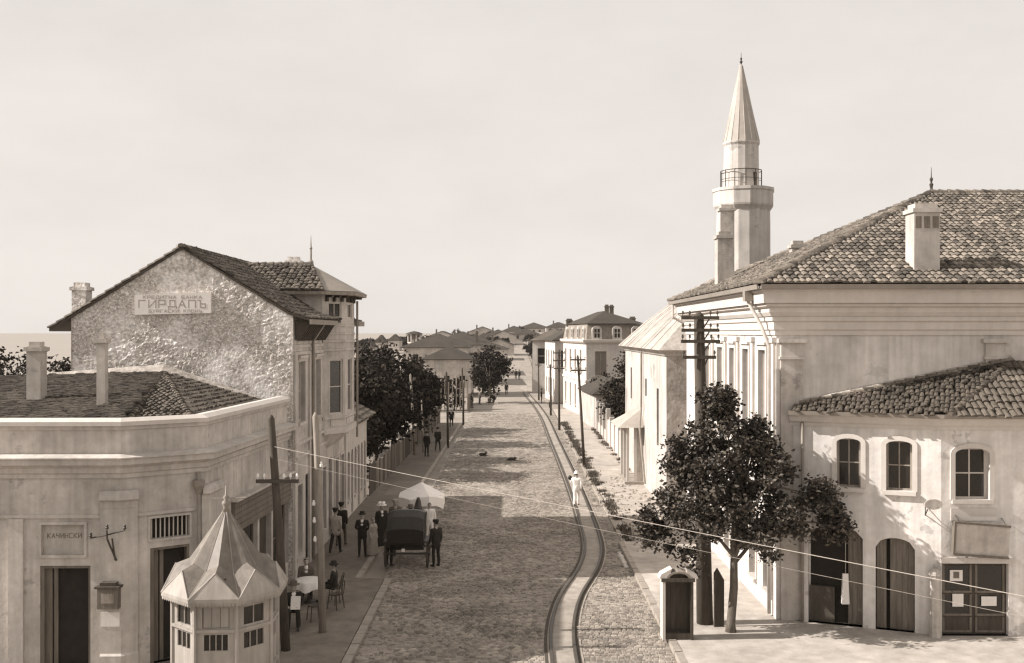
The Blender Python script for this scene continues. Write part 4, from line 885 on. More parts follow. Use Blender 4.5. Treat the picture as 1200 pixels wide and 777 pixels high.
q.fbox(F_, .06, .48, -.05, .05, zz(221), zz(204)); q.build('door', 'wood_dark', dm)
q = MB(); n = 16; q.lathe((DX, MY, 0), [(.88, zz(168)), (.85, zz(166)), (.58, zz(136)), (.34, zz(106)), (.07, zz(77)), (.02, zz(75))], n); q.build('cone_roof', mat('cone_sheet', .36, rough=.6, scale=3, var=.12, bump=.06, big=.2, spec=.4), mn)
for k in range(n):
    t = 2 * math.pi * k / n; q = MB(); q.tube([(DX + .87 * math.cos(t), MY + .87 * math.sin(t), zz(167)), (DX + .58 * math.cos(t), MY + .58 * math.sin(t), zz(136)), (DX + .07 * math.cos(t), MY + .07 * math.sin(t), zz(77))], .014, 4); q.build('roof_seam', MATS['cone_sheet'], mn)
q = MB(); q.lathe((DX, MY, zz(77)), [(.05, 0), (.03, .1), (.08, .18), (.03, .26), (.055, .34), (.015, .4), (.01, .62)], 8); q.build('finial', 'iron', mn)

mq = thing('old_mosque', 'old mosque with whitewashed street wall and low pyramid roof', 'mosque', (16, 59, 0))
MX0, MY0, MY1, MX1 = 7.6, 50.4, 68.6, 26
FM = Fr((MX0, MY1), (MX0, MY0)); FN = Fr((MX0, MY0), (MX1, MY0)); EM = 7.95
sl_ = [(FM.U(739), FM.U(740.6), 4.6, 6.6), (FM.U(769.5), FM.U(772), 2.9, 5.9), (FM.U(756), FM.U(758), 5.2, 6.2)]
q = MB(); wall(q, FM, 0, FM.len, 0, EM, sl_, .4); q.quad((MX1, MY1, 0), (MX0, MY1, 0), (MX0, MY1, EM), (MX1, MY1, EM)); q.build('street_wall', mat('mosque_white', .53, peel=.3, scale=2, var=.08, bump=.4, big=.22, streak=.3, bscale=6), mq)
q = MB(); wall(q, FN, 0, FN.len, 0, EM, [], .3); q.build('side_wall', mat('mosque_stone', .42, scale=2.2, var=.25, bump=.9, big=.3, bscale=5), mq)
for op in sl_: q = MB(); q.fbox(FM, op[0], op[1], -.42, -.38, op[2], op[3]); q.build('window', 'glass', mq)
o_ = .45; a0, a1, b0_, b1_ = MX0 - o_, MX1 + o_, MY0 - o_, MY1 + o_; AM = Vector(((MX0 + MX1) / 2, (MY0 + MY1) / 2, 13.4))
cs = [Vector((a0, b0_, EM)), Vector((a1, b0_, EM)), Vector((a1, b1_, EM)), Vector((a0, b1_, EM))]
q = MB(); n = 6; rg = []
for k in range(n + 1):
    t = k / n; h_ = EM + (AM.z - EM) * math.sin(t * math.pi / 2) ** .92; rg.append([Vector((c.x + (AM.x - c.x) * t, c.y + (AM.y - c.y) * t, h_)) for c in cs])
for k in range(n):
    for i in range(4): q.quad(rg[k][i], rg[k][(i + 1) % 4], rg[k + 1][(i + 1) % 4], rg[k + 1][i])
q.poly(cs[::-1]); q.build('roof', 'lead', mq)
for i in (3, 0):
    for j in (1, 3, 4, 6, 9, 10, 12):                                              # standing seams of the metal sheets
        t = j / 14; q = MB(); pts = [r_[i] + (r_[(i + 1) % 4] - r_[i]) * t + Vector((0, 0, .02)) for r_ in rg]; q.tube(pts, .02, 4); q.build('roof_seam', 'lead', mq)
q = MB(); q.sweep([(MX0, MY1), (MX0, MY0), (MX1, MY0)], [(-.02, EM - .3), (.08, EM - .29), (.18, EM - .12), (.3, EM - .004), (-.02, EM - .004)]); q.build('cornice', 'plaster_old', mq)
q = MB(); q.tube([(MX0 - .12, 59.3, 7.9), (MX0 - .12, 59.3, 4.5), (MX0 - .3, 58.6, 3.4), (MX0 - .12, 57.6, .3)], .06, 8); q.build('rain_pipe', 'wood_grey', mq)

po = thing('street_porch', 'small hip roofed porch on white posts against the mosque wall', 'porch', (7.1, 60.6, 0))
PX0, PX1, PY0, PY1, PE = 6.6, 7.6, 59.2, 62.6, 3.35
for x_, y_ in ((PX0 + .1, PY0 + .1), (PX0 + .1, PY0 + 1.7), (PX0 + .1, PY1 - .1), (PX0 + .55, PY0 + .1)):
    q = MB(); q.box(x_ - .08, x_ + .08, y_ - .08, y_ + .08, 0, PE); q.build('post', 'trim_white', po)
q = MB(); q.box(PX0 + .64, PX1, PY0 + .05, PY0 + .15, 0, PE); q.build('side_panel', 'plaster_grey', po)
e_ = [Vector((PX0 - .55, PY0 - .5, PE)), Vector((PX1 + .02, PY0 - .5, PE)), Vector((PX1 + .02, PY1 + .5, PE)), Vector((PX0 - .55, PY1 + .5, PE))]; t0_, t1_ = Vector((PX1, PY0 + .9, 4.35)), Vector((PX1, PY1 - .9, 4.35))
q = MB(); q.poly([e_[0], e_[1], t0_]); q.poly([e_[3], e_[0], t0_, t1_]); q.poly([e_[2], e_[3], t1_]); q.poly(e_[::-1]); q.build('roof', mat('porch_zinc', .36, rough=.6, scale=3, var=.15, bump=.1, big=.2), po)
q = MB(); q.box(PX0 - .1, PX1 + .3, PY0 - .2, PY1 + .2, 0, .2); q.build('step', 'kerb', po)

# ------------------------------------------------------------------ RIGHT: mansard house and farther houses
def win_row(parent, F, us, z0, z1, w_, m='paint_wood', nx=2, ny=2):
    return [(u_ - w_ / 2, u_ + w_ / 2, z0, z1) for u_ in us]
ms = thing('mansard_house', 'pale two storey house with mansard attic and round topped dormers', 'house', (10, 112, 0))
A1, A2, A3, A4 = (6.05, 121.0), (7.62, 105.0), (13.8, 105.6), (13.2, 121.6)
FA1, FA2 = Fr(A1, A2), Fr(A2, A3); q = MB(); CE = 7.7
o1 = [(u_ - .55, u_ + .55, 4.6, 7.0) for u_ in (2.0, 5.5, 9.0, 12.5)] + [(u_ - .5, u_ + .5, .9, 3.2) for u_ in (2.0, 5.5, 9.0, 12.5)]
o2 = [(u_ - .6, u_ + .6, 4.4, 6.9) for u_ in (1.5, 4.6)] + [(u_ - .5, u_ + .5, .9, 3.2) for u_ in (1.5, 4.6)]
wall(q, FA1, 0, FA1.len, 0, CE, o1, .2); wall(q, FA2, 0, FA2.len, 0, CE, o2, .2)
q.quad((A3[0], A3[1], 0), (A4[0], A4[1], 0), (A4[0], A4[1], CE), (A3[0], A3[1], CE)); q.quad((A4[0], A4[1], 0), (A1[0], A1[1], 0), (A1[0], A1[1], CE), (A4[0], A4[1], CE)); q.build('wall', 'plaster_white', ms)
for op in o1: window(ms, FA1, op, .18, 2, 1, 'paint_wood', .1, sill=.15)
for op in o2: window(ms, FA2, op, .18, 2, 1, 'wood_grey', .1, sill=.15, pane='shutter' if op[2] > 4 else 'glass')
pth = [A1, A2, A3]; q = MB(); q.sweep(pth, [(-.1, CE), (.2, CE + .01), (.4, CE + .2), (.4, CE + .4), (-.1, CE + .42)]); q.build('cornice', 'trim_white', ms)
q = MB(); q.sweep(pth, [(-.05, 3.7), (.12, 3.72), (.12, 3.95), (-.05, 3.97)]); q.build('string_course', 'trim_white', ms)
ctr = Vector(((A1[0] + A3[0]) / 2, (A1[1] + A3[1]) / 2)); base = [Vector((*p, CE + .4)) for p in (A1, A2, A3, A4)]
def inset(p, k, z): return Vector((p.x + (ctr.x - p.x) * k, p.y + (ctr.y - p.y) * k, z))
mid_ = [inset(p, .07, 9.7) for p in base]; out_ = [inset(p, .02, 9.75) for p in base]; tp = Vector((9.95, 113, 11.3)); 
q = MB()
for i in range(4): q.quad(base[i], base[(i + 1) % 4], mid_[(i + 1) % 4], mid_[i])
q.build('mansard', mat('slate', .22, scale=3, var=.25, bump=.3, big=.2), ms)
q = MB(); tA, tB = Vector((9.9, 110.5, 11.15)), Vector((9.6, 115.5, 11.15))
q.poly([out_[1], out_[2], tA]); q.poly([out_[0], out_[1], tA, tB]); q.poly([out_[2], out_[3], tB, tA]); q.poly([out_[3], out_[0], tB]); q.poly(out_[::-1]); q.build('roof', 'roof_far', ms)
for F_, us in ((FA2, (1.1, 3.2, 5.2)), (FA1, (3, 7, 11, 14.5))):
    for u_ in us:
        q = MB(); q.fbox(F_, u_ - .5, u_ + .5, -.7, .08, CE + .4, 9.1)
        n = 8; vs_ = [F_.P(u_ + .5 * math.cos(math.pi * k / n), .08, 9.1 + .4 * math.sin(math.pi * k / n)) for k in range(n + 1)] + [F_.P(u_ + .5 * math.cos(math.pi * k / n), -.7, 9.1 + .4 * math.sin(math.pi * k / n)) for k in range(n + 1)]
        q.add(vs_, [tuple(range(n + 1))] + [(k, n + 1 + k, n + 2 + k, k + 1) for k in range(n)]); dmr = q.build('dormer', 'trim', ms)
        q = MB(); q.fbox(F_, u_ - .28, u_ + .28, .08, .1, CE + .6, 9.2); q.build('window', 'glass', dmr)
        q = MB(); q.fbox(F_, u_ - .03, u_ + .03, .1, .13, CE + .6, 9.2); q.fbox(F_, u_ - .28, u_ + .28, .1, .125, 8.75, 8.81); q.build('glazing_bar', 'paint_wood', dmr)
chimney(ms, px(667, 119), 119, 8.2, 10.3, .7, .7, 'wood'); chimney(ms, px(711, 112), 112, 10.8, 11.75, .45, .5, 'wood'); chimney(ms, px(717, 112.5), 112.9, 10.8, 11.75, .45, .5, 'wood'); chimney(ms, px(741, 110), 110, 9.6, 10.4, .6, .7, 'wood')

def simple_house(name, label, cat, F, depth, z0, ez, rz, ops=(), ops_side=(), m='plaster_white', rm='roof_far', hip=True, ov=.4, base=0.0, gable_front=False, group=None, ny=2):
    """walls, roof, cornice, windows as parts; F is the front wall (right end is the corner), the side wall runs back from each end"""
    a = F.P(0, 0, 0); b = F.P(F.len, 0, 0); c = F.P(F.len, -depth, 0); d = F.P(0, -depth, 0)
    h_ = thing(name, label, cat, ((a.x + c.x) / 2, (a.y + c.y) / 2, z0), group)
    q = MB(); wall(q, F, 0, F.len, z0 - base, ez, ops, .15)
    FR = Fr((b.x, b.y), (c.x, c.y)); FLh = Fr((d.x, d.y), (a.x, a.y)); FBk = Fr((c.x, c.y), (d.x, d.y))
    sideF, other = (FR, FLh) if True else (FLh, FR)
    right_ops = [o for o in ops_side if o[0] >= 0]; 
    wall(q, FR, 0, FR.len, z0 - base, ez, [o[1:] for o in ops_side if o[0] == 1], .15); wall(q, FLh, 0, FLh.len, z0 - base, ez, [o[1:] for o in ops_side if o[0] == 0], .15); wall(q, FBk, 0, FBk.len, z0 - base, ez, [], .15)
    P = F.P; L_ = F.len
    e4 = [P(-ov, ov, ez), P(L_ + ov, ov, ez), P(L_ + ov, -depth - ov, ez), P(-ov, -depth - ov, ez)]
    r = MB()
    if gable_front:
        m0, m1 = P(L_ / 2, ov, rz), P(L_ / 2, -depth - ov, rz)
        r.quad(e4[0], m0, m1, e4[3]); r.quad(m0, e4[1], e4[2], m1)
        r.quad(*[v + Vector((0, 0, -.12)) for v in (e4[0], e4[3], m1, m0)]); r.quad(*[v + Vector((0, 0, -.12)) for v in (m0, m1, e4[2], e4[1])])
        for i, j in ((e4[0], m0), (m0, e4[1])): r.quad(i, j, j + Vector((0, 0, -.12)), i + Vector((0, 0, -.12)))
        q.poly([P(0, 0, ez), P(L_, 0, ez), P(L_ / 2, 0, rz - .15)])
    else:
        hh = min(L_, depth) / 2 + ov if hip else 0.0
        if L_ >= depth: m0, m1 = P(-ov + hh, -depth / 2, rz), P(L_ + ov - hh, -depth / 2, rz); r.poly([e4[0], e4[1], m1, m0]); r.poly([e4[1], e4[2], m1]); r.poly([e4[2], e4[3], m0, m1]); r.poly([e4[3], e4[0], m0])
        else: m0, m1 = P(L_ / 2, ov - hh, rz), P(L_ / 2, -depth - ov + hh, rz); r.poly([e4[0], e4[1], m0]); r.poly([e4[1], e4[2], m1, m0]); r.poly([e4[2], e4[3], m1]); r.poly([e4[3], e4[0], m0, m1])
        r.poly([v + Vector((0, 0, -.02)) for v in e4[::-1]])
        for i in range(4): r.quad(e4[i], e4[(i + 1) % 4], e4[(i + 1) % 4] + Vector((0, 0, -.1)), e4[i] + Vector((0, 0, -.1)))
    q.build('wall', m, h_); r.build('roof', rm, h_)
    for op in ops: window(h_, F, op, .12, 1, ny, 'paint_wood', .08, name='window')
    for op in ops_side: window(h_, FR if op[0] == 1 else FLh, op[1:], .12, 1, ny, 'paint_wood', .08, name='window')
    return h_
def wins(us, z0, z1, w_): return [(u_ - w_ / 2, u_ + w_ / 2, z0, z1) for u_ in us]
def swins(s, us, z0, z1, w_): return [(s, u_ - w_ / 2, u_ + w_ / 2, z0, z1) for u_ in us]
# two houses past the mansard house
simple_house('street_house', 'narrow pale house with dark roof just past the mansard house', 'house', Fr((5.4, 128.5), (11.4, 129.07)), 10, 0, 7.9, 9.7, wins((1.2, 3.2), 4.4, 6.6, 1.0), swins(0, (1.5, 4, 6.5, 8.8), 4.4, 6.6, 1.0) + swins(0, (1.5, 4, 6.5, 8.8), .9, 3.0, 1.0))
simple_house('street_house', 'white corner house with bay where the street bends away', 'house', Fr((3.0, 150.0), (9, 149.4)), 12, 0, 7.7, 9.4, wins((1.3, 3.4), 4.2, 6.6, 1.2), swins(0, (2, 5, 8, 11), 4.2, 6.4, 1.1) + swins(0, (2, 5, 8, 11), .8, 2.8, 1.1), rm='tile')
# garden walls between porch and mansard house
fw = thing('garden_wall', 'whitewashed garden wall with pale pillars along the right pavement', 'wall', (7.7, 80, 0))
for k in range(11):
    y_ = 69.5 + k * 3.0; q = MB(); q.box(7.5, 7.85, y_, y_ + .35, 0, 2.75 if k > 3 else 2.3); q.build('pillar', 'trim_white', fw)
    q = MB(); q.box(7.6, 7.75, y_ + .35, y_ + 3.0, 0, .9 if k > 3 else 1.9); q.build('wall_panel', 'plaster_white' if k <= 3 else 'plaster_grey', fw)
    if k > 3:
        for j in range(7):
            q = MB(); q.box(7.65, 7.70, y_ + .45 + j * .36, y_ + .7 + j * .36, .9, 2.45 + random.uniform(-.08, .08)); q.build('plank', 'wood', fw)
gb = simple_house('garden_shed', 'low grey shed with dark roof behind the pavement fence', 'shed', Fr((7.55, 92), (11, 92.2)), 10, 0, 3.3, 4.6, [], [], 'plaster_old', 'roof_far')

# ------------------------------------------------------------------ LEFT, farther down the street
simple_house('far_house', 'low pale house with hipped roof behind the roadside fence', 'house', Fr((-12.2, 140), (-5.65, 140)), 11, 0, 5.2, 6.9, wins((1.2, 3.3, 5.4), 1.2, 3.0, .9), swins(1, (2, 5, 8), 1.2, 3.2, .9), 'plaster_cream', 'roof_far')
simple_house('far_house', 'wide gabled house with broad dark roof above the trees', 'house', Fr((-17.5, 165), (-7.2, 165)), 14, 0, 6.5, 8.65, wins((2, 5, 8), 3.6, 5.4, 1.0), swins(1, (2, 6, 10), 3.4, 5.4, 1.0), 'plaster_cream', 'roof_far', ov=.5)
hh_ = simple_house('far_house', 'smaller gabled house with bright eave behind the wide gabled house', 'house', Fr((-12.0, 188), (-6.2, 188)), 12, .9, 6.6, 8.1, wins((1.5, 4.2), 3.6, 5.2, .9), swins(1, (2, 6, 10), 3.4, 5.4, 1.0), 'plaster_cream', 'roof_far', ov=.5, base=1)
chimney(hh_, px(559, 196), 196, 6.4, 9.0, .5, .5, 'wood')
tc_ = thing('lookout_tower', 'slim lookout tower with open lantern and flat hipped cap', 'tower', (px(485.5, 205), 205, 0)); x_ = px(485.5, 205)
q = MB(); q.lathe((x_, 205, 0), [(1.35, 0), (1.3, 6.7), (1.45, 6.75), (1.45, 6.95)], 8, a0=R(22.5)); q.build('tower_wall', 'plaster_white', tc_)
for k in range(8):
    t = R(22.5) + 2 * math.pi * k / 8; q = MB(); q.tube([(x_ + 1.3 * math.cos(t), 205 + 1.3 * math.sin(t), 6.9), (x_ + 1.3 * math.cos(t), 205 + 1.3 * math.sin(t), 8.5)], .13, 6); q.build('column', 'plaster_white', tc_)
q = MB(); q.lathe((x_, 205, 6.95), [(.7, 0), (.7, 1.55)], 8); q.build('core', 'shutter', tc_)
q = MB(); q.lathe((x_, 205, 0), [(1.4, 8.45), (1.9, 8.5), (1.85, 8.6), (1.0, 8.95), (.05, 9.15)], 8, a0=R(22.5)); q.build('cap', 'roof_far', tc_)
# houses on the hill
def hz(x, y): return hill(x, y)
simple_house('hill_house', 'white gabled house at the head of the rising street', 'house', Fr((px(578, 330), 330), (px(603, 330), 330)), 12, hz(-3, 330), 7.9, 9.6, wins((2, 4.5), 5.4, 7.0, .9), [], 'plaster_white', 'tile_dark', gable_front=True, base=2)
simple_house('hill_house', 'long house with pale walls and hipped roof on the hilltop', 'house', Fr((px(606, 430), 430), (px(646, 430), 430)), 14, hz(8, 430), 10.6, 13.2, wins((2, 4.5, 7, 9.5, 12), 8.6, 10.0, 1.0), [], 'plaster_white', 'roof_far', base=2)
simple_house('hill_house', 'low broad roofed house on the slope left of the white gable', 'house', Fr((px(556, 300), 300), (px(577, 300), 300)), 10, hz(-8, 300), 7.0, 8.8, wins((1.5, 3.5), 5.0, 6.4, .8), [], 'plaster_cream', 'roof_far', base=2)
simple_house('hill_house', 'dark roofed house on the slope under the hilltop house', 'house', Fr((px(600, 360), 360), (px(632, 360), 360)), 12, hz(5, 360), 8.4, 10.4, wins((2, 5, 8), 6.6, 8.0, 1.0), [], 'plaster_old', 'roof_far', base=2)
for k, (x0, x1, Y, e, r_, lab) in enumerate(((417, 424, 250, 4.7, 6.1, 'tiny white house among far trees, nearest the turreted house'), (426, 437, 262, 5.2, 6.8, 'small white long house among the far trees'), (440, 450, 280, 6.2, 8.2, 'small pale house with tall roof among the far trees'), (455, 468, 300, 6.6, 8.4, 'pale house with flat hipped roof among far trees'))):
    simple_house('far_cottage', lab, 'house', Fr((px(x0, Y), Y), (px(x1, Y), Y)), 8, hill(px(x0, Y), Y), e, r_, wins((.7, 1.7), e - 2, e - .8, .5), [], 'plaster_white', 'roof_far', base=3, ov=.3, ny=1)
# ------------------------------------------------------------------ trees
def leaf_mesh(centres, spread, n, size, rng, flat=1.0):
    cs_ = np.array(centres); k = rng.integers(0, len(cs_), n)
    p = cs_[k] + rng.normal(0, 1, (n, 3)) * np.array(spread)
    a = rng.normal(0, 1, (n, 3)); a[:, 2] *= .6; a /= np.linalg.norm(a, axis=1)[:, None]
    b = rng.normal(0, 1, (n, 3)); b -= a * (a * b).sum(1)[:, None]; b /= np.linalg.norm(b, axis=1)[:, None]
    s = size * rng.uniform(.6, 1.25, n)[:, None]; nrm = np.cross(a, b)
    v = np.empty((n, 4, 3)); v[:, 0] = p - a * s * .5; v[:, 1] = p + b * s * .34 + nrm * s * .12; v[:, 2] = p + a * s * .5; v[:, 3] = p - b * s * .34 + nrm * s * .12
    return v.reshape(-1, 3)
def tree(label, base, trunk_top, crown_c, crown_r, nclump=70, nleaf=6000, size=.13, m='leaf', trunk_r=.14, seed=1, group=None, name='tree', clump=.33, limbs=9, noise_amp=.3, cat='tree', hollow=.35, lobes=None):
    rng = np.random.default_rng(seed); rr = random.Random(seed)
    base = Vector(base); t = thing(name, label, cat, tuple(base), group)
    cc = Vector(crown_c); cr = crown_r; cl = []
    while len(cl) < nclump:
        d = Vector((rr.gauss(0, 1), rr.gauss(0, 1), rr.gauss(0, 1))).normalized(); rad = rr.uniform(hollow, 1) ** .6
        k = 1 + noise_amp * noise.noise(d * 2.1 + Vector((seed * 3.3, 0, 0))) * 1.6
        p = cc + Vector((d.x * cr[0], d.y * cr[1], d.z * cr[2])) * rad * k
        if lobes:
            lc, lr = lobes[len(cl) % len(lobes)]; p = Vector(lc) + d * lr * rad * k
        if p.z > base.z + .5: cl.append(p)
    tt = Vector(trunk_top)
    q = MB(); b2 = (base + tt) / 2 + Vector((rr.uniform(-.08, .08), 0, 0))
    q.tube([base - Vector((0, 0, .05)), base + Vector((0, 0, .25)), b2, tt, cc + Vector((0, 0, cr[2] * .35))], [trunk_r * 1.5, trunk_r * 1.1, trunk_r, trunk_r * .85, trunk_r * .25], 9); tr_ = q.build('trunk', 'bark', t, smooth=True)
    for k in range(limbs):
        e = cl[rr.randrange(len(cl))]; s0 = base + (tt - base) * rr.uniform(.75, 1) if k % 2 else tt + (cc - tt) * rr.uniform(0, .8)
        mdl = s0 + (e - s0) * .5 + Vector((0, 0, .12 * (e - s0).length)); q = MB(); q.tube([s0, mdl, e], [trunk_r * .5, trunk_r * .32, trunk_r * .1], 6); q.build('limb', 'bark', tr_)
    sp = clump * (cr[0] + cr[2]) / 4
    v = leaf_mesh([tuple(c) for c in cl], (sp, sp, sp * .75), nleaf, size, rng)
    v = v - np.array(base); n = nleaf
    me = bpy.data.meshes.new('crown'); me.from_pydata(v.tolist(), [], [(4 * i, 4 * i + 1, 4 * i + 2, 4 * i + 3) for i in range(n)]); me.materials.append(M[m]); me.update()
    o = bpy.data.objects.new('crown', me); col.objects.link(o); o.parent = t; ORG[o.name] = base
    return t
# the street tree in front of the right hand houses
tb = Vector((6.36, 29.75, .11))
tree('leafy young street tree before the white corner house', tb, (6.45, 29.75, 2.7), (6.55, 29.9, 4.55), (2.55, 2.3, 2.15), 230, 25000, .145, 'leaf', .12, 4, clump=.135, limbs=22, noise_amp=.4, hollow=.15,
     lobes=[((6.2, 29.2, 4.3), 1.25), ((7.1, 29.3, 4.2), 1.05), ((5.5, 29.4, 4.1), 1.0), ((5.6, 29.9, 5.5), .8), ((6.9, 29.8, 5.2), .85), ((6.3, 29.9, 4.2), 1.5), ((6.3, 29.8, 5.2), 1.1), ((6.1, 30.0, 6.2), .7), ((6.0, 30.0, 6.85), .4), ((4.8, 29.6, 3.7), .9), ((5.0, 30.1, 4.9), .75), ((8.3, 29.6, 3.5), 1.0), ((7.7, 30.1, 4.7), .75), ((6.9, 29.0, 2.95), .95), ((5.5, 29.2, 2.9), .85), ((9.0, 29.7, 4.2), .45), ((7.1, 30.6, 5.7), .5), ((4.0, 29.8, 3.2), .5), ((9.3, 29.7, 3.2), .45), ((7.6, 29.2, 3.4), .9)])
# dark trees behind the left pavement
lt = [((-9.6, 62), 6.9, 2.6, 'rounded dark tree rising behind the low street house'), ((-12.5, 66), 7.4, 3.2, 'broad dark tree in the garden beyond the low street house'), ((-9.3, 70), 6.6, 2.6, 'dark tree overhanging the pavement past the low street house'),
      ((-13.5, 76), 7.6, 3.4, 'tallest dark garden tree with uneven top beside the street'), ((-9.2, 80), 7.2, 2.7, 'dark tree leaning over the pavement poles'), ((-12, 88), 8.0, 3.0, 'dark tree before the wide gabled house'), ((-8.4, 92), 6.2, 2.0, 'slender dark tree beside the fence by the low pale house')]
for k, ((x_, y_), h_, r_, lab) in enumerate(lt):
    tree(lab, (x_, y_, 0), (x_, y_, h_ * .35), (x_, y_, h_ * .58), (r_, r_, h_ * .42), 60, 5200, .34, 'leaf_dark', .16, 20 + k, 'garden trees on the left', clump=.32, limbs=6)
far = [((px(574, 128), 128), 6.9, 2.0, 'round dark tree where the street begins to rise'), ((px(566, 150), 150), 6.4, 2.0, 'dark tree behind the round roadside tree'), ((px(623, 250), 250), 3.6, 1.4, 'small tree on the verge of the rising street'),
       ((px(634, 215), 215), 5.0, 1.8, 'far tree beside the white corner house'), ((px(580, 318), 318), 3.0, 1.9, 'tree before the white gabled hill house'), ((px(591, 316), 316), 2.8, 1.6, 'tree between the white gable and the dark roofed hill house'), ((px(622, 340), 340), 3.2, 2.2, 'tree under the dark roofed hill house'), ((px(562, 280), 280), 4, 2.6, 'tree at the foot of the left hill slope'),
       ((px(630, 290), 290), 4.0, 2.2, 'tree on the right bank of the rising street')]
for k, ((x_, y_), h_, r_, lab) in enumerate(far):
    z_ = hill(x_, y_); tree(lab, (x_, y_, z_ - .05), (x_, y_, z_ + h_ * .35), (x_, y_, z_ + h_ * .56), (r_, r_, h_ * .44), 40, 2600, .42, 'leaf_dark', .18, 50 + k, 'far trees along the street', limbs=4)
bk = [((-31, 60), 7.3, 3.2, 'dark cypress like tree behind the corner shop chimney'), ((-34, 72), 7.4, 3.4, 'dark tree behind the stone gable near the sea'), ((-28.5, 66), 7.5, 2.2, 'narrow dark tree between shop roof and stone gable'), ((-37, 68), 7.0, 3.4, 'wide dark tree beyond the shop roof')]
for k, ((x_, y_), h_, r_, lab) in enumerate(bk): tree(lab, (x_, y_, -.06), (x_, y_, h_ * .3), (x_, y_, h_ * .55), (r_, r_, h_ * .43), 60, 3800, .3, 'leaf_dark', .16, 80 + k, 'trees behind the shop', limbs=4)
rt = [((9.6, 72), 8.0, 1.9, 'dark tree close behind the mosque garden wall'), ((10.5, 77), 8.2, 2.3, 'tall dark garden tree beside the mosque'), ((9.7, 84), 6.2, 2.0, 'lower dark tree over the garden wall pillars'), ((8.9, 101), 4.6, 1.3, 'small bush tree before the mansard house')]
for k, ((x_, y_), h_, r_, lab) in enumerate(rt): tree(lab, (x_, y_, -.05), (x_, y_, h_ * .35), (x_, y_, h_ * .6), (r_, r_, h_ * .4), 55, 5200, .26, 'leaf_dark', .15, 100 + k, 'garden trees on the right', limbs=6)
for k in range(16):
    Y = 330 + (k % 4) * 22; x_ = px(418 + k * 4.1, Y); z_ = hill(x_, Y); h_ = max(2.6, pz(401 - (k * 7 % 5), Y) - z_)
    tree('far hazy tree on the skyline by the sea', (x_, Y, z_ - .05), (x_, Y, z_ + h_ * .3), (x_, Y, z_ + h_ * .55), (3.2, 3.2, h_ * .45), 26, 700, .8, 'leaf_dark', .25, 130 + k, 'far skyline trees', limbs=2)

# roofs and crowns crowding the rising far end of the street
fh = [(548, 240, 5.0, 6.8, 9, 'far house with low dark roof left of the rising street'), (566, 262, 5.6, 7.4, 8, 'far house with white wall above the left roadside trees'), (536, 275, 6.4, 8.6, 9, 'far house with steep dark roof behind the bright eaved house'),
      (520, 300, 6.9, 9.2, 10, 'broad far house behind the wide gabled roof'), (568, 345, 8.0, 10.0, 9, 'white far house halfway up the hill'), (548, 380, 9.0, 11.2, 11, 'long far house below the skyline'), (588, 395, 9.4, 11.6, 9, 'far house next below the hilltop house'), (618, 300, 6.6, 8.4, 7, 'white far house on the right bank of the rising street'),
      (636, 330, 8.2, 10.4, 9, 'far house with dark roof on the right slope'), (500, 340, 7.0, 9.4, 10, 'pale far house on the skyline beside the lookout tower'), (640, 400, 11.0, 13.0, 10, 'far house beside the hilltop house')]
for k, (x0, Y, e_, r_, w_, lab) in enumerate(fh):
    X = px(x0, Y); z_ = hill(X, Y)
    h_ = simple_house('far_house', lab, 'house', Fr((X, Y), (X + w_, Y + .4 * (k % 3 - 1))), 9, z_, max(e_, z_ + 2.6), max(r_, z_ + 4.4), wins([1.4 + 2.2 * j for j in range(int((w_ - 1) / 2.2))], max(e_, z_ + 2.6) - 2.1, max(e_, z_ + 2.6) - .7, .9), [], ('plaster_white', 'plaster_cream', 'plaster_old')[k % 3], 'roof_far', base=3, gable_front=(k % 4 == 1))
    chimney(h_, X + w_ * .3, Y + 3.5, max(r_, z_ + 4.4) - 1.6, max(r_, z_ + 4.4) + .6, .5, .5, 'wood', cap=False)
fpos = [(541, 232, 3.2), (556, 250, 3.4), (574, 290, 3.4), (530, 260, 4.2), (512, 280, 4.4), (559, 320, 3.4), (575, 372, 3.6), (600, 402, 3.0), (628, 312, 3.8), (647, 340, 4.0), (492, 300, 5.0), (536, 345, 4.6), (610, 420, 3.6), (584, 300, 2.6)]
names_ = ['far_house left gable end', 'white wall', 'left bank', 'steep roofed house', 'broad house', 'white halfway house', 'skyline house', 'hilltop path', 'right bank house', 'dark roofed right house', 'lookout tower', 'long house', 'hilltop crest', 'road head']
for k, (x0, Y, h_) in enumerate(fpos):
    X = px(x0, Y); z_ = hill(X, Y)
    tree('dark far tree growing by the ' + names_[k].replace('far_house ', ''), (X, Y, z_ - .05), (X, Y, z_ + h_ * .3), (X, Y, z_ + h_ * .56), (h_ * .5, h_ * .5, h_ * .44), 26, 900, .5, 'leaf_dark', .18, 200 + k, 'far trees on the hill', limbs=3)
# ------------------------------------------------------------------ weeds and stones on the rough right verge
def tufts(name, spots, n, size, m, seed):
    rng = np.random.default_rng(seed); s_ = np.array(spots); k = rng.integers(0, len(s_), n)
    p = np.c_[s_[k] + rng.normal(0, .13, (n, 2)), np.full(n, .02)]; hgt = size * rng.uniform(.4, 1.2, n); ang = rng.uniform(0, 6.28, n); lean = rng.uniform(.1, .7, n)
    w_ = .03; dx, dy = np.cos(ang), np.sin(ang); V = np.empty((n, 3, 3))
    V[:, 0] = p + np.c_[-dy * w_, dx * w_, np.zeros(n)]; V[:, 1] = p + np.c_[dy * w_, -dx * w_, np.zeros(n)]; V[:, 2] = p + np.c_[dx * hgt * lean, dy * hgt * lean, hgt]
    me = bpy.data.meshes.new(name); me.from_pydata(V.reshape(-1, 3).tolist(), [], [(3 * i, 3 * i + 1, 3 * i + 2) for i in range(n)]); me.materials.append(M[m]); me.update()
    o = bpy.data.objects.new(name, me); col.objects.link(o); o['kind'] = 'stuff'; return o
rg_ = random.Random(5); sp = []
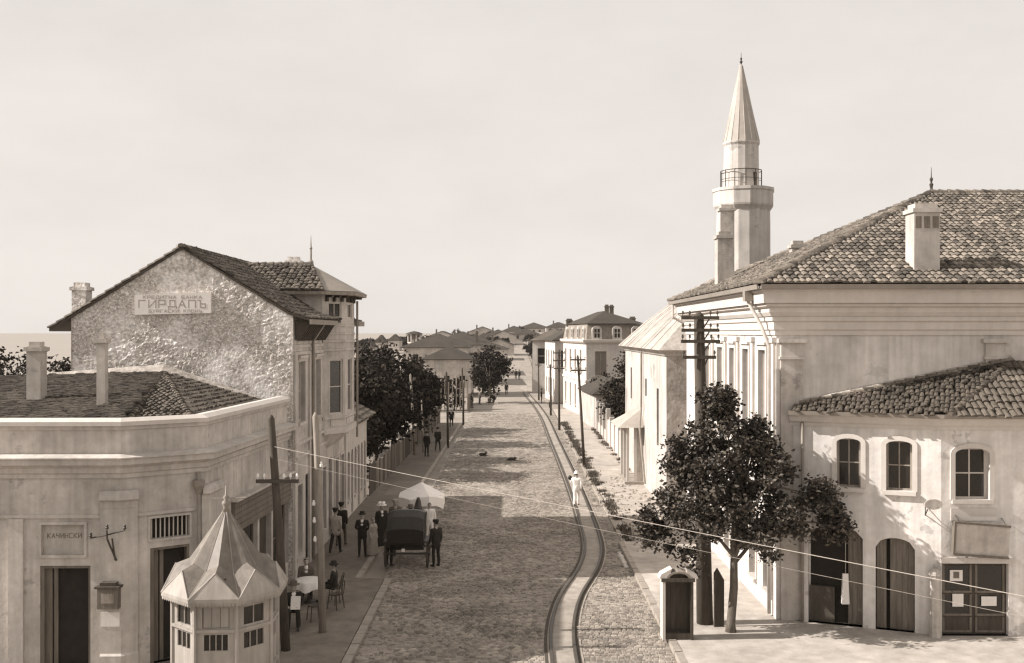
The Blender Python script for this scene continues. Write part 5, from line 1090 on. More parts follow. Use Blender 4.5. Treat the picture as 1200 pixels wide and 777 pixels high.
for k in range(150):
    y_ = rg_.uniform(43, 100); sp.append((5.0 + .25 * noise.noise(Vector((y_ * .3, 0, 0))) + rg_.gauss(0, .12), y_))
for k in range(40): y_ = rg_.uniform(60, 95); sp.append((7.4 + rg_.gauss(0, .1), y_))
o = tufts('weeds', sp, 11000, .18, 'grass', 1); solo(o, 'low weeds growing along the rough right kerb', 'weeds')
def stones(name, spots, seed, rmin, rmax, m, label, cat):
    rr = random.Random(seed); mb = MB()
    for x_, y_, z_ in spots:
        r_ = rr.uniform(rmin, rmax); n = 6; mb.lathe((x_, y_, z_ - r_ * .2), [(r_ * .9 * rr.uniform(.8, 1.2), 0), (r_, r_ * .35), (r_ * .55, r_ * .75)], n, a0=rr.uniform(0, 3))
    o = mb.build(name, m, kind='stuff'); solo(o, label, cat)
stones('rubble_stones', [(rg_.uniform(5.0, 7.3), rg_.uniform(43.5, 62), .05) for k in range(230)], 2, .04, .13, 'kerb', 'loose stones scattered over the rough right pavement', 'stones')
for k in range(8):
    p_ = gp(727 + k * 1.2, 649 + k * 2.4); r_ = random.uniform(.07, .12); q = MB(); q.lathe((p_.x - .05, p_.y, 0.0), [(r_, 0), (r_ * 1.1, r_ * .5), (r_ * .6, r_)], 7, a0=k); o = q.build('white_stone', 'trim_white', None, loc=(p_.x, p_.y, 0)); solo(o, 'whitewashed kerb stone in the short row beside the tram track', 'stone', 'row of white stones')

# ------------------------------------------------------------------ kiosk
KX, KY, KZ = px(265, 24.1), 24.1, .12
ko = thing('street_kiosk', 'octagonal wooden street kiosk with folded pointed metal roof', 'kiosk', (KX, KY, KZ))
NS = 8; A0 = R(-90 - 22.5 + 4); rb, re_ = 1.20, 1.46; ez_, az = 2.78, 4.72
def kp(i, r, z, h=0.0): t = A0 + 2 * math.pi * (i + h) / NS; return Vector((KX + r * math.cos(t), KY + r * math.sin(t), z))
kiosk_m = mat('kiosk_paint', .42, rough=.6, scale=5, var=.14, bump=.1, stretch=(1, 1, .2), big=.25, streak=.25, peel=.25)
kroof = mat('kiosk_roof', .19, rough=.6, scale=4, var=.25, bump=.1, big=.35, spec=.4, streak=.3)
for i in range(NS):
    F_ = Fr(kp(i, rb, 0).xy, kp(i + 1, rb, 0).xy); L_ = F_.len
    lo = (.16, L_ - .16, 1.62, 2.05); hi = (.16, L_ - .16, 2.16, 2.62)
    q = MB(); wall(q, F_, 0, L_, KZ, ez_, [lo, hi], .06); pn_ = q.build('wall_panel', kiosk_m, ko)
    window(pn_, F_, lo, .06, 3 if i % 2 else 4, 1, kiosk_m, .035); window(pn_, F_, hi, .06, 2, 1, kiosk_m, .03) if i in (1, 2, 3, 6, 7) else plank_door(pn_, F_, hi, .05, 1, 3, kiosk_m, 'shutter')
    q = MB(); q.tube([kp(i, rb + .01, KZ), kp(i, rb + .01, ez_)], .05, 6); q.build('corner_post', kiosk_m, ko)
    for za_, zb_ in ((2.07, 2.14), (1.02, 1.1), (KZ, KZ + .18)): q = MB(); q.fbox(F_, .03, L_ - .03, -.01, .05, za_, zb_); q.build('rail', kiosk_m, ko)
    # scalloped valance
    Fv = Fr(kp(i, re_, 0).xy, kp(i + 1, re_, 0).xy); q = MB(); q.fbox(Fv, 0, Fv.len, -.03, .0, ez_ + .0, ez_ + .09); va = q.build('valance', kiosk_m, ko)
    n = 13; q = MB()
    for k in range(n):
        u0, u1 = Fv.len * k / n, Fv.len * (k + 1) / n; P = Fv.P; q.poly([P(u0, -.015, ez_), P(u0 + .01, -.015, ez_ - .05), P((u0 + u1) / 2, -.015, ez_ - .085), P(u1 - .01, -.015, ez_ - .05), P(u1, -.015, ez_)][::-1])
        q.poly([P(u0, -.025, ez_), P(u0 + .01, -.025, ez_ - .05), P((u0 + u1) / 2, -.025, ez_ - .085), P(u1 - .01, -.025, ez_ - .05), P(u1, -.025, ez_)])
    q.build('scallops', kiosk_m, va)
    # folded roof: valley at each corner, ridge over each gablet
    ap = Vector((KX, KY, az)); c0_, c1_ = kp(i, re_, ez_ + .08), kp(i + 1, re_, ez_ + .08); pk = kp(i, 1.16, 3.40, .5)
    a0_, a1_, m0_ = kp(i, .80, 3.36), kp(i + 1, .80, 3.36), kp(i, .84, 3.52, .5)
    q = MB(); q.poly([ap, a0_, m0_]); q.poly([ap, m0_, a1_]); q.poly([a0_, c0_, pk]); q.poly([a0_, pk, m0_]); q.poly([m0_, pk, a1_]); q.poly([pk, c1_, a1_]); q.build('roof_fold', kroof, ko)
    q = MB(); q.poly([c0_, c1_, kp(i, 1.18, 3.38, .5)]); q.build('gablet', kiosk_m, ko)
    q = MB(); q.tube([ap, a0_, c0_], .02, 5); q.build('roof_seam', 'zinc', ko)
    q = MB(); q.tube([c0_, pk, c1_], .018, 5); q.build('gablet_edge', kiosk_m, ko)
    q = MB(); q.poly([kp(i, rb - .02, ez_ - .02), kp(i, re_, ez_ + .03), kp(i + 1, re_, ez_ + .03), kp(i + 1, rb - .02, ez_ - .02)]); q.build('soffit', kiosk_m, ko)
q = MB(); q.lathe((KX, KY, az - .12), [(.09, 0), (.06, .1), (.1, .17), (.1, .22), (.04, .27), (.08, .33), (.03, .38), (.012, .62)], 10); q.build('finial', 'zinc', ko, smooth=True)
q = MB(); q.tube([(KX - .3, KY, az + .18), (KX + .34, KY, az + .2)], .012, 5); q.tube([(KX + .34, KY, az + .2), (KX + .46, KY, az + .2)], .02, 5); q.build('vane', 'zinc', ko)

# ------------------------------------------------------------------ poles and wires
def pole(label, base, top, r0, r1, arms=(), m='wood', group=None, name='telegraph_pole', brace=True, ins='ceramic', cap=False):
    base, top = Vector(base), Vector(top); t = thing(name, label, 'pole', tuple(base), group); mm = (base + top) / 2 + Vector((random.uniform(-.05, .05), 0, 0))
    q = MB(); q.tube([base - Vector((0, 0, .05)), mm, top, top + Vector((0, 0, .12))], [r0, (r0 + r1) / 2, r1, r1 * .3], 10); q.build('shaft', m, t, smooth=True)
    for h_, half, dx, nin in arms:
        f_ = (h_ - base.z) / (top.z - base.z); c = base + (top - base) * f_ + Vector((0, -r1 - .04, 0))
        q = MB(); q.box(c.x - half + dx, c.x + half + dx, c.y - .045, c.y + .045, c.z - .05, c.z + .05); arm = q.build('cross_arm', 'wood_dark' if brace else 'iron', t)
        if brace:
            q = MB(); q.tube([c + Vector((half * .55 + dx, .05, 0)), c + Vector((r1 * .6, .05, -.34))], .022, 5); q.build('brace', 'iron', arm)
        for k in range(nin):
            x_ = c.x + dx - half * .92 + 2 * half * .92 * k / max(1, nin - 1)
            if abs(x_ - c.x) < r1 * 1.1: continue
            q = MB(); q.lathe((x_, c.y, c.z + .05), [(.012, 0), (.012, .05), (.036, .06), (.04, .09), (.026, .11), (.034, .13), (.012, .16)], 8); q.build('insulator', ins, arm)
    return t
pole('thick telegraph pole with four cross arms behind the street tree', gp(826, 735) + Vector((0, 0, .1)), Vector((px(819, 30.7), 30.7, pz(370, 30.7))), .25, .15, [(pz(372.5, 30.7), .56, .0, 6), (pz(387, 30.7), .56, 0, 6), (pz(400, 30.7), .58, 0, 6), (pz(418.5, 30.7), .5, -.05, 3)], 'wood_dark', ins='wood_dark')
pole('leaning telegraph pole with white insulators behind the kiosk', (px(335, 28), 28, .12), (px(317.5, 28), 28, pz(491, 28)), .13, .10, [(pz(563, 28), .58, .1, 7)], 'wood_dark', brace=False)
pl_ = pole('rough unbarked pole on the left pavement beside the cafe table', (px(378, 29.7), 29.7, .12), (px(369.5, 29.7), 29.7, pz(488, 29.7)), .11, .085, [], 'wood_grey')
q = MB()
for y_ in (545, 590, 610, 632):
    z_ = pz(y_, 29.7); f_ = (z_ - .12) / (pz(488, 29.7) - .12); c = Vector((px(378, 29.7), 29.7, .12)) + (Vector((px(369.5, 29.7), 29.7, pz(488, 29.7))) - Vector((px(378, 29.7), 29.7, .12))) * f_
    q = MB(); q.lathe((c.x + (.13 if y_ < 560 else -.12), c.y - .05, z_), [(.02, -.06), (.05, -.04), (.05, .03), (.03, .05), (.04, .08), (.01, .11)], 8); q.build('insulator', 'ceramic', pl_)
for (x0, y0, x1, y1, r_, arm, lab) in ((486, 535, 481, 440, .1, (), 'bare pole beside the dark garden trees'), (496, 532, 494, 470, .06, (), 'short thin post before the dark garden trees'), (525, 524, 523, 437, .1, (), 'slim black based pole on the left pavement edge'), (543, 497, 541.5, 432, .11, (), 'slim pole at the far corner of the left pavement'), (684.5, 546, 677, 418, .105, ((.2, .5), (.9, .5)), 'leaning pole with cross arms on the rough right verge'), (655.5, 504, 655, 411, .115, ((.2, .55), (.9, .55), (1.6, .5)), 'straight pole with three cross arms past the leaning pole'), (645.5, 487, 645, 428, .12, ((.2, .4),), 'shorter pole before the street bends on the right'), (631.5, 469, 631, 426, .12, ((.2, .4),), 'thin far pole beside the two distant walkers'), (624.5, 459, 624, 415, .12, ((.2, .4),), 'farthest pole beside the white corner house')):
    b_ = gp(x0, y0); t_ = Vector((px(x1, b_.y), b_.y, pz(y1, b_.y)))
    pole(lab, b_, t_, r_, r_ * .75, [(t_.z - a_, h_, 0, 4) for a_, h_ in arm], 'wood_dark' if x0 > 510 else 'wood_grey', group=None, name='street_pole', ins='wood_dark')
def wire(name, label, pts, r, m='paint_wood', sag=.25):
    a, b = Vector(pts[0]), Vector(pts[1]); n = 24; q = MB(); q.tube([a + (b - a) * (k / n) - Vector((0, 0, sag * 4 * (k / n) * (1 - k / n))) for k in range(n + 1)], r, 5); o = q.build(name, m, None, loc=tuple(a)); solo(o, label, 'wire'); return o
off = pole('plain pole by the near right pavement holding the crossing wires', (9.6, 12.4, .1), (9.6, 12.4, 5.6), .12, .1, [], 'wood_grey')
wa_ = Vector((px(323, 28), 27.88, pz(523, 28))); wb_ = Vector((px(1178, 15.0), 15.0, pz(693, 15.0))); wc_ = wa_ + (wb_ - wa_) * 1.17; wc_.z -= .0
off.location = (wc_.x + .1, wc_.y, .1)
wire('overhead_wire', 'thick pale wire slung across the street between the poles', (wa_, wc_), .007, mat('wire_grey', .34, scale=5, var=.1, bump=0), sag=.04)
wire('overhead_wire', 'thin lower wire crossing the street below the thick one', (wa_ + Vector((.1, 0, -.35)), wc_ + Vector((0, 0, -.28))), .004, 'wood_grey', sag=.06)

# ------------------------------------------------------------------ open cabinet with arched top by the street tree
cp = Vector((px(795, 29.0), 29.0, .12)); cbo = thing('display_cabinet', 'dark open street cabinet with arched top and white scrolls', 'cabinet', tuple(cp)); x_, y_ = cp.x, cp.y; W = .41; H_ = 1.72
q = MB(); q.box(x_ - W + .05, x_ + W - .05, y_ + .32, y_ + .36, .12, .12 + H_ + .18); q.build('back_panel', 'wood', cbo)
for a, b, m_ in ((x_ - W - .05, x_ - W + .03, 'trim_white'), (x_ + W - .07, x_ + W, 'wood_dark')): q = MB(); q.box(a, b, y_ - .1, y_ + .36, .12, .12 + H_); q.build('side_panel', m_, cbo)
for k in range(4): q = MB(); q.box(x_ - W + .06 + k * .18, x_ - W + .225 + k * .18, y_ + .295, y_ + .318, .14, .12 + H_); q.build('plank', 'wood_dark', cbo)
q = MB(); q.box(x_ - W + .04, x_ + W - .08, y_ - .05, y_ + .3, .14, .3); q.build('base_board', 'wood_dark', cbo)
n = 12; q = MB(); arc = lambda r, yy: [Vector((x_ + r * math.cos(math.pi * k / n), yy, .12 + H_ + r * .62 * math.sin(math.pi * k / n))) for k in range(n + 1)]
o1_, o2_, i1_, i2_ = arc(.36, y_ - .12), arc(.36, y_ + .36), arc(.28, y_ - .12), arc(.28, y_ + .36)
for k in range(n): q.quad(o1_[k], o2_[k], o2_[k + 1], o1_[k + 1]); q.quad(o1_[k], o1_[k + 1], i1_[k + 1], i1_[k]); q.quad(i1_[k], i1_[k + 1], i2_[k + 1], i2_[k])
q.poly([v for v in i2_]); q.build('arched_top', 'wood_grey', cbo)
q = MB(); q.box(x_ - W - .09, x_ + W + .04, y_ - .14, y_ - .09, .12 + H_ - .07, .12 + H_ + .03); q.build('rail', 'wood_dark', cbo)
for sd in (-1, 1):
    q = MB(); q.hexa([(x_ + sd * .28, y_ - .1, .14 + H_), (x_ + sd * .55, y_ - .1, .14 + H_), (x_ + sd * .55, y_ + .3, .14 + H_), (x_ + sd * .28, y_ + .3, .14 + H_), (x_ + sd * .2, y_ - .1, .42 + H_), (x_ + sd * .5, y_ - .1, .26 + H_), (x_ + sd * .5, y_ + .3, .26 + H_), (x_ + sd * .2, y_ + .3, .42 + H_)]); q.build('scroll', 'trim_white', cbo)
pp = Vector((px(842, 30.2), 30.2, .11)); q = MB(); F_ = Fr((pp.x - .12, pp.y), (pp.x + .16, pp.y + .04)); P = F_.P
q.add([P(0, 0, .11), P(.3, 0, .11), P(.3, 0, 1.5), P(.1, 0, 1.85), P(0, 0, 1.7), P(0, -.08, .11), P(.3, -.08, .11), P(.3, -.08, 1.5), P(.1, -.08, 1.85), P(0, -.08, 1.7)], [(0, 1, 2, 3, 4), (9, 8, 7, 6, 5), (0, 5, 6, 1), (1, 6, 7, 2), (2, 7, 8, 3), (3, 8, 9, 4), (4, 9, 5, 0)])
o = q.build('dark_upright', 'wood_dark', None, loc=tuple(pp)); solo(o, 'dark upright slab with slanted top beside the telegraph pole', 'board')  # flat dark upright shape next to the pole

# ------------------------------------------------------------------ people
ICO = None
def hull_mesh(bm, spheres):
    global ICO
    if ICO is None:
        b = bmesh.new(); bmesh.ops.create_icosphere(b, subdivisions=2, radius=1); ICO = [v.co.copy() for v in b.verts]; b.free()
    vs_ = []
    for p, r in spheres:
        p = Vector(p)
        vs_ += [bm.verts.new(p + c * r) for c in ICO]
    res = bmesh.ops.convex_hull(bm, input=vs_)
    dead = list({v for v in res['geom_interior'] if isinstance(v, bmesh.types.BMVert)} | {v for v in res['geom_unused'] if isinstance(v, bmesh.types.BMVert)})
    bmesh.ops.delete(bm, geom=[v for v in dead if v.is_valid], context='VERTS')
def blob(name, groups, mats, parent, voxel=.018, smooth_it=2):
    """one continuous body: hulls of spheres fused by a voxel remesh; the clothing tone of a face is that of its nearest hull"""
    bm = bmesh.new()
    for sp_, mi in groups: hull_mesh(bm, sp_)
    me = bpy.data.meshes.new(name); bm.to_mesh(me); bm.free()
    tmp = bpy.data.objects.new('tmp', me); col.objects.link(tmp)
    r = tmp.modifiers.new('r', 'REMESH'); r.mode = 'VOXEL'; r.voxel_size = voxel
    s_ = tmp.modifiers.new('s', 'SMOOTH'); s_.iterations = smooth_it; s_.factor = .5
    dg = bpy.context.evaluated_depsgraph_get(); new = bpy.data.meshes.new_from_object(tmp.evaluated_get(dg)); bpy.data.objects.remove(tmp); bpy.data.meshes.remove(me)
    n = len(new.polygons); c = np.empty(n * 3); new.polygons.foreach_get('center', c); c = c.reshape(-1, 3)
    best = np.full(n, 1e9); idx = np.zeros(n, int)
    for sp_, mi in groups:
        d = np.full(n, 1e9)
        for i in range(len(sp_)):
            for j in range(i, len(sp_)):
                p0, r0 = np.array(sp_[i][0]), sp_[i][1]; p1, r1 = np.array(sp_[j][0]), sp_[j][1]; ab = p1 - p0; L2 = (ab * ab).sum()
                t = np.clip(((c - p0) @ ab) / L2, 0, 1) if L2 > 1e-9 else np.zeros(n)
                d = np.minimum(d, np.abs(np.linalg.norm(c - (p0 + t[:, None] * ab), axis=1) - (r0 + t * (r1 - r0))))
        up = d < best; best[up] = d[up]; idx[up] = mi
    new.materials.clear()
    for k in mats: new.materials.append(M[k])
    new.polygons.foreach_set('material_index', idx.astype(np.int32)); new.polygons.foreach_set('use_smooth', np.ones(n, bool)); new.update(); new.name = name
    o = bpy.data.objects.new(name, new); col.objects.link(o); o.parent = parent; ORG[o.name] = Vector((0, 0, 0)); return o
def person(label, pos, face, pose='stand', coat='cloth_dark', legs='cloth_dark', shirt='cloth_white', hat='brim', hatm='cloth_dark', h=1.7, skirt=False, seed=0, vox=.02, group=None, arms=None, lean=0.0):
    """local frame: x right, y forward, z up; face = heading in degrees (0 looks away from the camera)"""
    rr = random.Random(seed); t = thing('person', label, 'person', (0, 0, 0), group); k = h / 1.72
    S = lambda x, y, z, r: ((x * k, y * k, z * k), r * k)
    sit = pose == 'sit'; dz = -.46 if sit else 0.0; G = []
    # 0 coat 1 legs 2 skin 3 hair 4 shoe 5 shirt
    for sd in (-1, 1):
        if sit: hip, knee, ank = (sd * .1, 0, .50), (sd * .13, .43, .52), (sd * .13, .40, .09)
        elif pose == 'walk': fw_ = .24 * sd; hip, knee, ank = (sd * .09, 0, .92), (sd * .1, fw_ * .7 + .05, .50), (sd * .1, fw_ * (1.1 if fw_ > 0 else 1.3), .10 if fw_ > 0 else .16)
        else: hip, knee, ank = (sd * .09, 0, .92), (sd * .11, .02, .50), (sd * .12, -.01, .09)
        G.append(([S(*hip, .095), S(*knee, .066)], 1)); G.append(([S(*knee, .066), S(knee[0] * .5 + ank[0] * .5, knee[1] * .5 + ank[1] * .5 - .02, knee[2] * .5 + ank[2] * .5 + .02, .062), S(*ank, .048)], 1))
        G.append(([S(ank[0], ank[1] - .03, ank[2] - .04, .045), S(ank[0] + sd * .02, ank[1] + .16, ank[2] - .055, .034)], 4))
    z = lambda v: v + dz
    G.append(([S(-.085, 0, z(.95), .105), S(.085, 0, z(.95), .105), S(-.08, lean * .4, z(1.12), .1), S(.08, lean * .4, z(1.12), .1)], 0))
    G.append(([S(-.08, lean * .4, z(1.12), .1), S(.08, lean * .4, z(1.12), .1), S(-.11, lean, z(1.33), .105), S(.11, lean, z(1.33), .105), S(-.165, lean, z(1.405), .06), S(.165, lean, z(1.405), .06)], 0))
    if not sit and not skirt: G.append(([S(-.1, -.01, z(.80), .1), S(.1, -.01, z(.80), .1), S(0, 0, z(1.0), .13)], 0))
    G.append(([S(0, lean, z(1.42), .055), S(0, lean + .01, z(1.52), .05)], 2)); G.append(([S(0, lean + .05, z(1.28), .07), S(0, lean + .04, z(1.42), .06)], 5))
    hy = lean + .02
    G.append(([S(0, hy - .005, z(1.635), .088), S(0, hy + .02, z(1.56), .066), S(0, hy + .035, z(1.525), .045)], 2)); G.append(([S(0, hy - .03, z(1.655), .09)], 3))
    G.append(([S(0, hy + .085, z(1.60), .014), S(0, hy + .105, z(1.58), .014)], 2))
    for sd in (-1, 1): G.append(([S(sd * .083, hy - .005, z(1.59), .018)], 2)); G.append(([S(sd * .035, hy + .083, z(1.625), .011)], 3))
    G.append(([S(-.02, hy + .083, z(1.535), .008), S(.02, hy + .083, z(1.535), .008)], 3))
    hands = []
    for sd in (-1, 1):
        sh = (sd * .195, lean, z(1.40))
        a = (arms or {}).get(sd)
        if a: el, wr = a
        elif sit: el, wr = (sd * .25, .06, z(1.14)), (sd * .14, .28, z(1.10))
        elif pose == 'walk': el, wr = (sd * .25, -sd * .10, z(1.13)), (sd * .24, -sd * .16 + .1, z(.90))
        elif pose == 'behind': el, wr = (sd * .27, -.1, z(1.13)), (sd * .07, -.17, z(.95))
        else: el, wr = (sd * .255, .0, z(1.13)), (sd * .25, .06, z(.88))
        G.append(([S(*sh, .062), S(*el, .047)], 0)); G.append(([S(*el, .047), S(*wr, .035)], 0))
        d = (Vector(wr) - Vector(el)).normalized(); hd = Vector(wr) + d * .05; sidev = Vector((0, 1, 0)).cross(d).normalized() if abs(d.y) < .9 else Vector((1, 0, 0)); fwd = d.cross(sidev).normalized()
        G.append(([S(*wr, .03), S(*(hd + fwd * .025), .022), S(*(hd - fwd * .025), .022)], 2))
        for f_, ln in ((-.032, .065), (-.011, .08), (.011, .075), (.032, .06)):
            b0 = hd + fwd * f_; b1 = b0 + d * ln * .55 + sidev * .01 * sd; b2 = b0 + d * ln + sidev * .03 * sd; G.append(([S(*b0, .011), S(*b1, .010)], 2)); G.append(([S(*b1, .010), S(*b2, .009)], 2))
        th = Vector(wr) + d * .02 + fwd * .03; G.append(([S(*th, .012), S(*(th + fwd * .035 + d * .04), .010)], 2))
    if skirt: G.append(([S(-.1, 0, .95, .12), S(.1, 0, .95, .12), S(-.2, .1, .1, .08), S(.2, .1, .1, .08), S(-.2, -.14, .1, .08), S(.2, -.14, .1, .08)], 1))
    b = blob('body', G, [coat, legs, 'skin', 'hair', 'leather', shirt], t, vox)
    hz_ = z(1.685) * k; hc = (0, hy * k - .01, hz_)
    if hat:
        q = MB(); ORG[t.name] = Vector((0, 0, 0))
        if hat == 'brim': q.lathe(hc, [(.165 * k, 0), (.17 * k, .012), (.105 * k, .016), (.1 * k, .09), (.085 * k, .12), (.03, .115)], 14)
        elif hat == 'round': q.lathe(hc, [(.15 * k, -.02), (.15 * k, -.005), (.112 * k, .0), (.105 * k, .06), (.07 * k, .11), (.015, .125)], 14)
        elif hat == 'cap': q.lathe(hc, [(.105 * k, -.015), (.112 * k, .03), (.13 * k, .06), (.12 * k, .085), (.02, .09)], 14)
        elif hat == 'feather': q.lathe(hc, [(.21 * k, 0), (.22 * k, .02), (.11 * k, .03), (.1 * k, .1), (.03, .11)], 14)
        ht = q.build('hat', hatm, t, smooth=True)
        if hat == 'cap': q = MB(); q.hexa([(-.08, hc[1] + .08, hz_ + .01), (.08, hc[1] + .08, hz_ + .01), (.08, hc[1] + .1, hz_ + .01), (-.08, hc[1] + .1, hz_ + .01), (-.07, hc[1] + .17, hz_ - .01), (.07, hc[1] + .17, hz_ - .01), (.07, hc[1] + .17, hz_), (-.07, hc[1] + .17, hz_)]); q.build('peak', hatm, ht)
        if hat == 'feather':
            for j in range(4): q = MB(); q.sphere((hc[0] + .1 * math.cos(j * 1.6), hc[1] + .1 * math.sin(j * 1.6), hz_ + .09), .07, 6); q.build('feather', 'cloth_white', ht, smooth=True)
    t.location = pos; t.rotation_euler = (0, 0, R(-face)); ORG[t.name] = Vector(pos)
    return t
def at(x, y, z=.0):
    Y = (CAM_H - z) * FPX / (y - CY); return Vector((px(x, Y), Y, z))
wp = person('person in white suit and round hat walking away between the tram rails', at(675.5, 593, .02), 4, 'walk', 'cloth_white', 'cloth_white', 'cloth_white', 'round', 'cloth_white', 1.7, seed=1, arms={-1: ((-.28, .1, 1.22), (-.3, .16, 1.42))})
q = MB(); q.sphere((-.33, .1, 1.42), .11, 8, sz=1.1); q.tube([(-.33, .1, 1.3), (-.30, .16, 1.44), (-.24, .05, 1.45)], .02, 5); bag = q.build('shoulder_bag', 'leather', None, smooth=True); bag.location = wp.location; bag.rotation_euler = wp.rotation_euler; solo(bag, 'dark bundle carried on the shoulder of the person in white', 'bag')
person('person in dark suit and hat standing hands behind back facing along the pavement', at(424.5, 652, .105), 178, 'behind', 'cloth_dark', 'cloth_dark', 'cloth_white', 'brim', 'cloth_dark', 1.68, seed=2)
person('person in light waistcoat and dark cap walking away beside the house wall', at(393, 649, .105), 10, 'walk', 'cloth_light', 'cloth_dark', 'cloth_white', 'cap', 'cloth_dark', 1.76, seed=3)
person('person in dark jacket walking just ahead of the one in the waistcoat', at(400, 640, .105), 5, 'walk', 'cloth_dark', 'cloth_mid', 'cloth_dark', 'cap', 'cloth_dark', 1.74, seed=4)
# cafe table group
def chair(label, pos, rot, group):
    t = thing('cafe_chair', label, 'chair', (0, 0, 0), group); ORG[t.name] = Vector((0, 0, 0))
    q = MB(); q.lathe((0, 0, .44), [(.2, 0), (.21, .02), (.2, .035)], 14); q.build('seat', 'wood_dark', t)
    for x_, y_ in ((-.15, .15), (.15, .15), (-.15, -.15), (.15, -.15)): q = MB(); q.tube([(x_ * 1.25, y_ * 1.25, 0), (x_, y_, .45)], .017, 6); q.build('leg', 'wood_dark', t)
    q = MB(); q.tube([(-.17, -.17, .45), (-.17, -.22, .75), (-.12, -.25, .88), (0, -.26, .93), (.12, -.25, .88), (.17, -.22, .75), (.17, -.17, .45)], .016, 6); q.tube([(-.08, -.18, .46), (-.08, -.23, .75), (0, -.25, .84), (.08, -.23, .75), (.08, -.18, .46)], .012, 6); q.build('backrest', 'wood_dark', t)
    t.location = pos; t.rotation_euler = (0, 0, R(rot)); ORG[t.name] = Vector(pos); return t
TB = Vector((-6.55, 33.0, .12))
tbl = thing('cafe_table', 'round cafe table under a white cloth on the left pavement', 'table', tuple(TB)); q = MB(); q.lathe(TB, [(.25, 0), (.05, .06), (.035, .68), (.4, .70), (.4, .72)], 14); q.build('table_stand', 'iron', tbl)
q = MB(); n = 28; vs_ = [TB + Vector((0, 0, .745))]
for r_, z_, wv in ((.42, .742, 0), (.47, .70, .02), (.50, .46, .06)):
    for k in range(n): t = 2 * math.pi * k / n; rr_ = r_ + wv * math.sin(k * 2 * math.pi / 4.0); vs_.append(TB + Vector((rr_ * math.cos(t), rr_ * math.sin(t), z_ - (wv * .8 * math.cos(4 * t)))))
q.add(vs_, [(0, 1 + k, 1 + (k + 1) % n) for k in range(n)] + [(1 + a * n + k, 1 + (a + 1) * n + k, 1 + (a + 1) * n + (k + 1) % n, 1 + a * n + (k + 1) % n) for a in range(2) for k in range(n)]); o = q.build('tablecloth', 'cloth_white', None, loc=tuple(TB), smooth=True); solo(o, 'white cloth draped over the cafe table', 'tablecloth')
chair('dark bentwood chair drawn up on the house side of the cafe table', TB + Vector((-.25, .85, 0)), 195, None); person('person seated behind the cafe table in a grey jacket', TB + Vector((-.25, .82, 0)), 165, 'sit', 'cloth_mid', 'cloth_dark', 'cloth_white', None, h=1.7, seed=5)
chair('dark bentwood chair on the kerb side of the cafe table', TB + Vector((.85, .1, 0)), 85, None); person('person in black seated on the kerb side of the cafe table', TB + Vector((.8, .1, 0)), -85, 'sit', 'cloth_dark', 'cloth_dark', 'cloth_dark', 'brim', 'cloth_dark', 1.68, seed=6)
chair('empty bentwood chair turned away from the cafe table', TB + Vector((1.0, -.75, 0)), 60, None)
np_ = Vector((-6.45, 30.3, .12)); chair('bentwood chair under the newspaper reader beside the kiosk', np_, 190, None)
person('person in brimmed hat seated with a newspaper beside the kiosk', np_ + Vector((0, -.03, 0)), 170, 'sit', 'cloth_dark', 'cloth_dark', 'cloth_white', 'brim', 'cloth_mid', 1.74, seed=7)
q = MB(); q.hexa([(np_.x - .02, np_.y - .42, .72), (np_.x + .26, np_.y - .40, .72), (np_.x + .26, np_.y - .39, .72), (np_.x - .02, np_.y - .41, .72), (np_.x - .02, np_.y - .30, 1.08), (np_.x + .26, np_.y - .28, 1.08), (np_.x + .26, np_.y - .27, 1.08), (np_.x - .02, np_.y - .29, 1.08)]); o = q.build('newspaper', 'paper', None, loc=(np_.x, np_.y - .3, .7)); solo(o, 'white newspaper held by the seated reader', 'newspaper')
p2 = Vector((-5.95, 30.9, .12)); chair('bentwood chair beside the newspaper reader', p2, 120, None)

# carriage with raised hood, its horse and the people about it
CP = Vector((-3.95, 38.6, 0))
cg = thing('horse_carriage', 'black hooded carriage standing at the left kerb', 'carriage', tuple(CP))
def wheel(x_, y_, r_):
    q = MB(); n = 20; c = Vector((x_, y_, r_))
    ring = [c + Vector((0, r_ * math.cos(2 * math.pi * k / n), r_ * math.sin(2 * math.pi * k / n))) for k in range(n)]
    vs_ = []; 
    for k in range(n):
        t = 2 * math.pi * k / n
        for dx_, r2 in ((-.03, r_), (.03, r_), (.03, r_ - .06), (-.03, r_ - .06)): vs_.append(c + Vector((dx_, r2 * math.cos(t), r2 * math.sin(t))))
    q.add(vs_, [(4 * k + a, 4 * ((k + 1) % n) + a, 4 * ((k + 1) % n) + (a + 1) % 4, 4 * k + (a + 1) % 4) for k in range(n) for a in range(4)]); w_ = q.build('wheel', 'wood_dark', cg)
    q = MB(); q.tube([c - Vector((.1, 0, 0)), c + Vector((.1, 0, 0))], .07, 8); q.build('hub', 'iron', w_)
    for k in range(10): t = 2 * math.pi * k / 10; q = MB(); q.tube([c, c + Vector((0, (r_ - .04) * math.cos(t), (r_ - .04) * math.sin(t)))], .018, 5); q.build('spoke', 'wood_dark', w_)
for sd in (-1, 1): wheel(CP.x + sd * .78, CP.y - .1, .5); wheel(CP.x + sd * .68, CP.y + 1.75, .4)
q = MB(); q.tube([CP + Vector((-.8, -.1, .5)), CP + Vector((.8, -.1, .5))], .04, 8); q.tube([CP + Vector((-.7, 1.75, .4)), CP + Vector((.7, 1.75, .4))], .04, 8); q.build('axle', 'iron', cg)
q = MB(); prof = [(-.55, .95), (-.62, 1.35), (-.5, 1.4), (-.35, .8), (.3, .55), (.8, .55), (1.0, .9), (1.5, .95), (1.55, 1.1), (1.0, 1.05), (.75, .72), (.3, .72)]
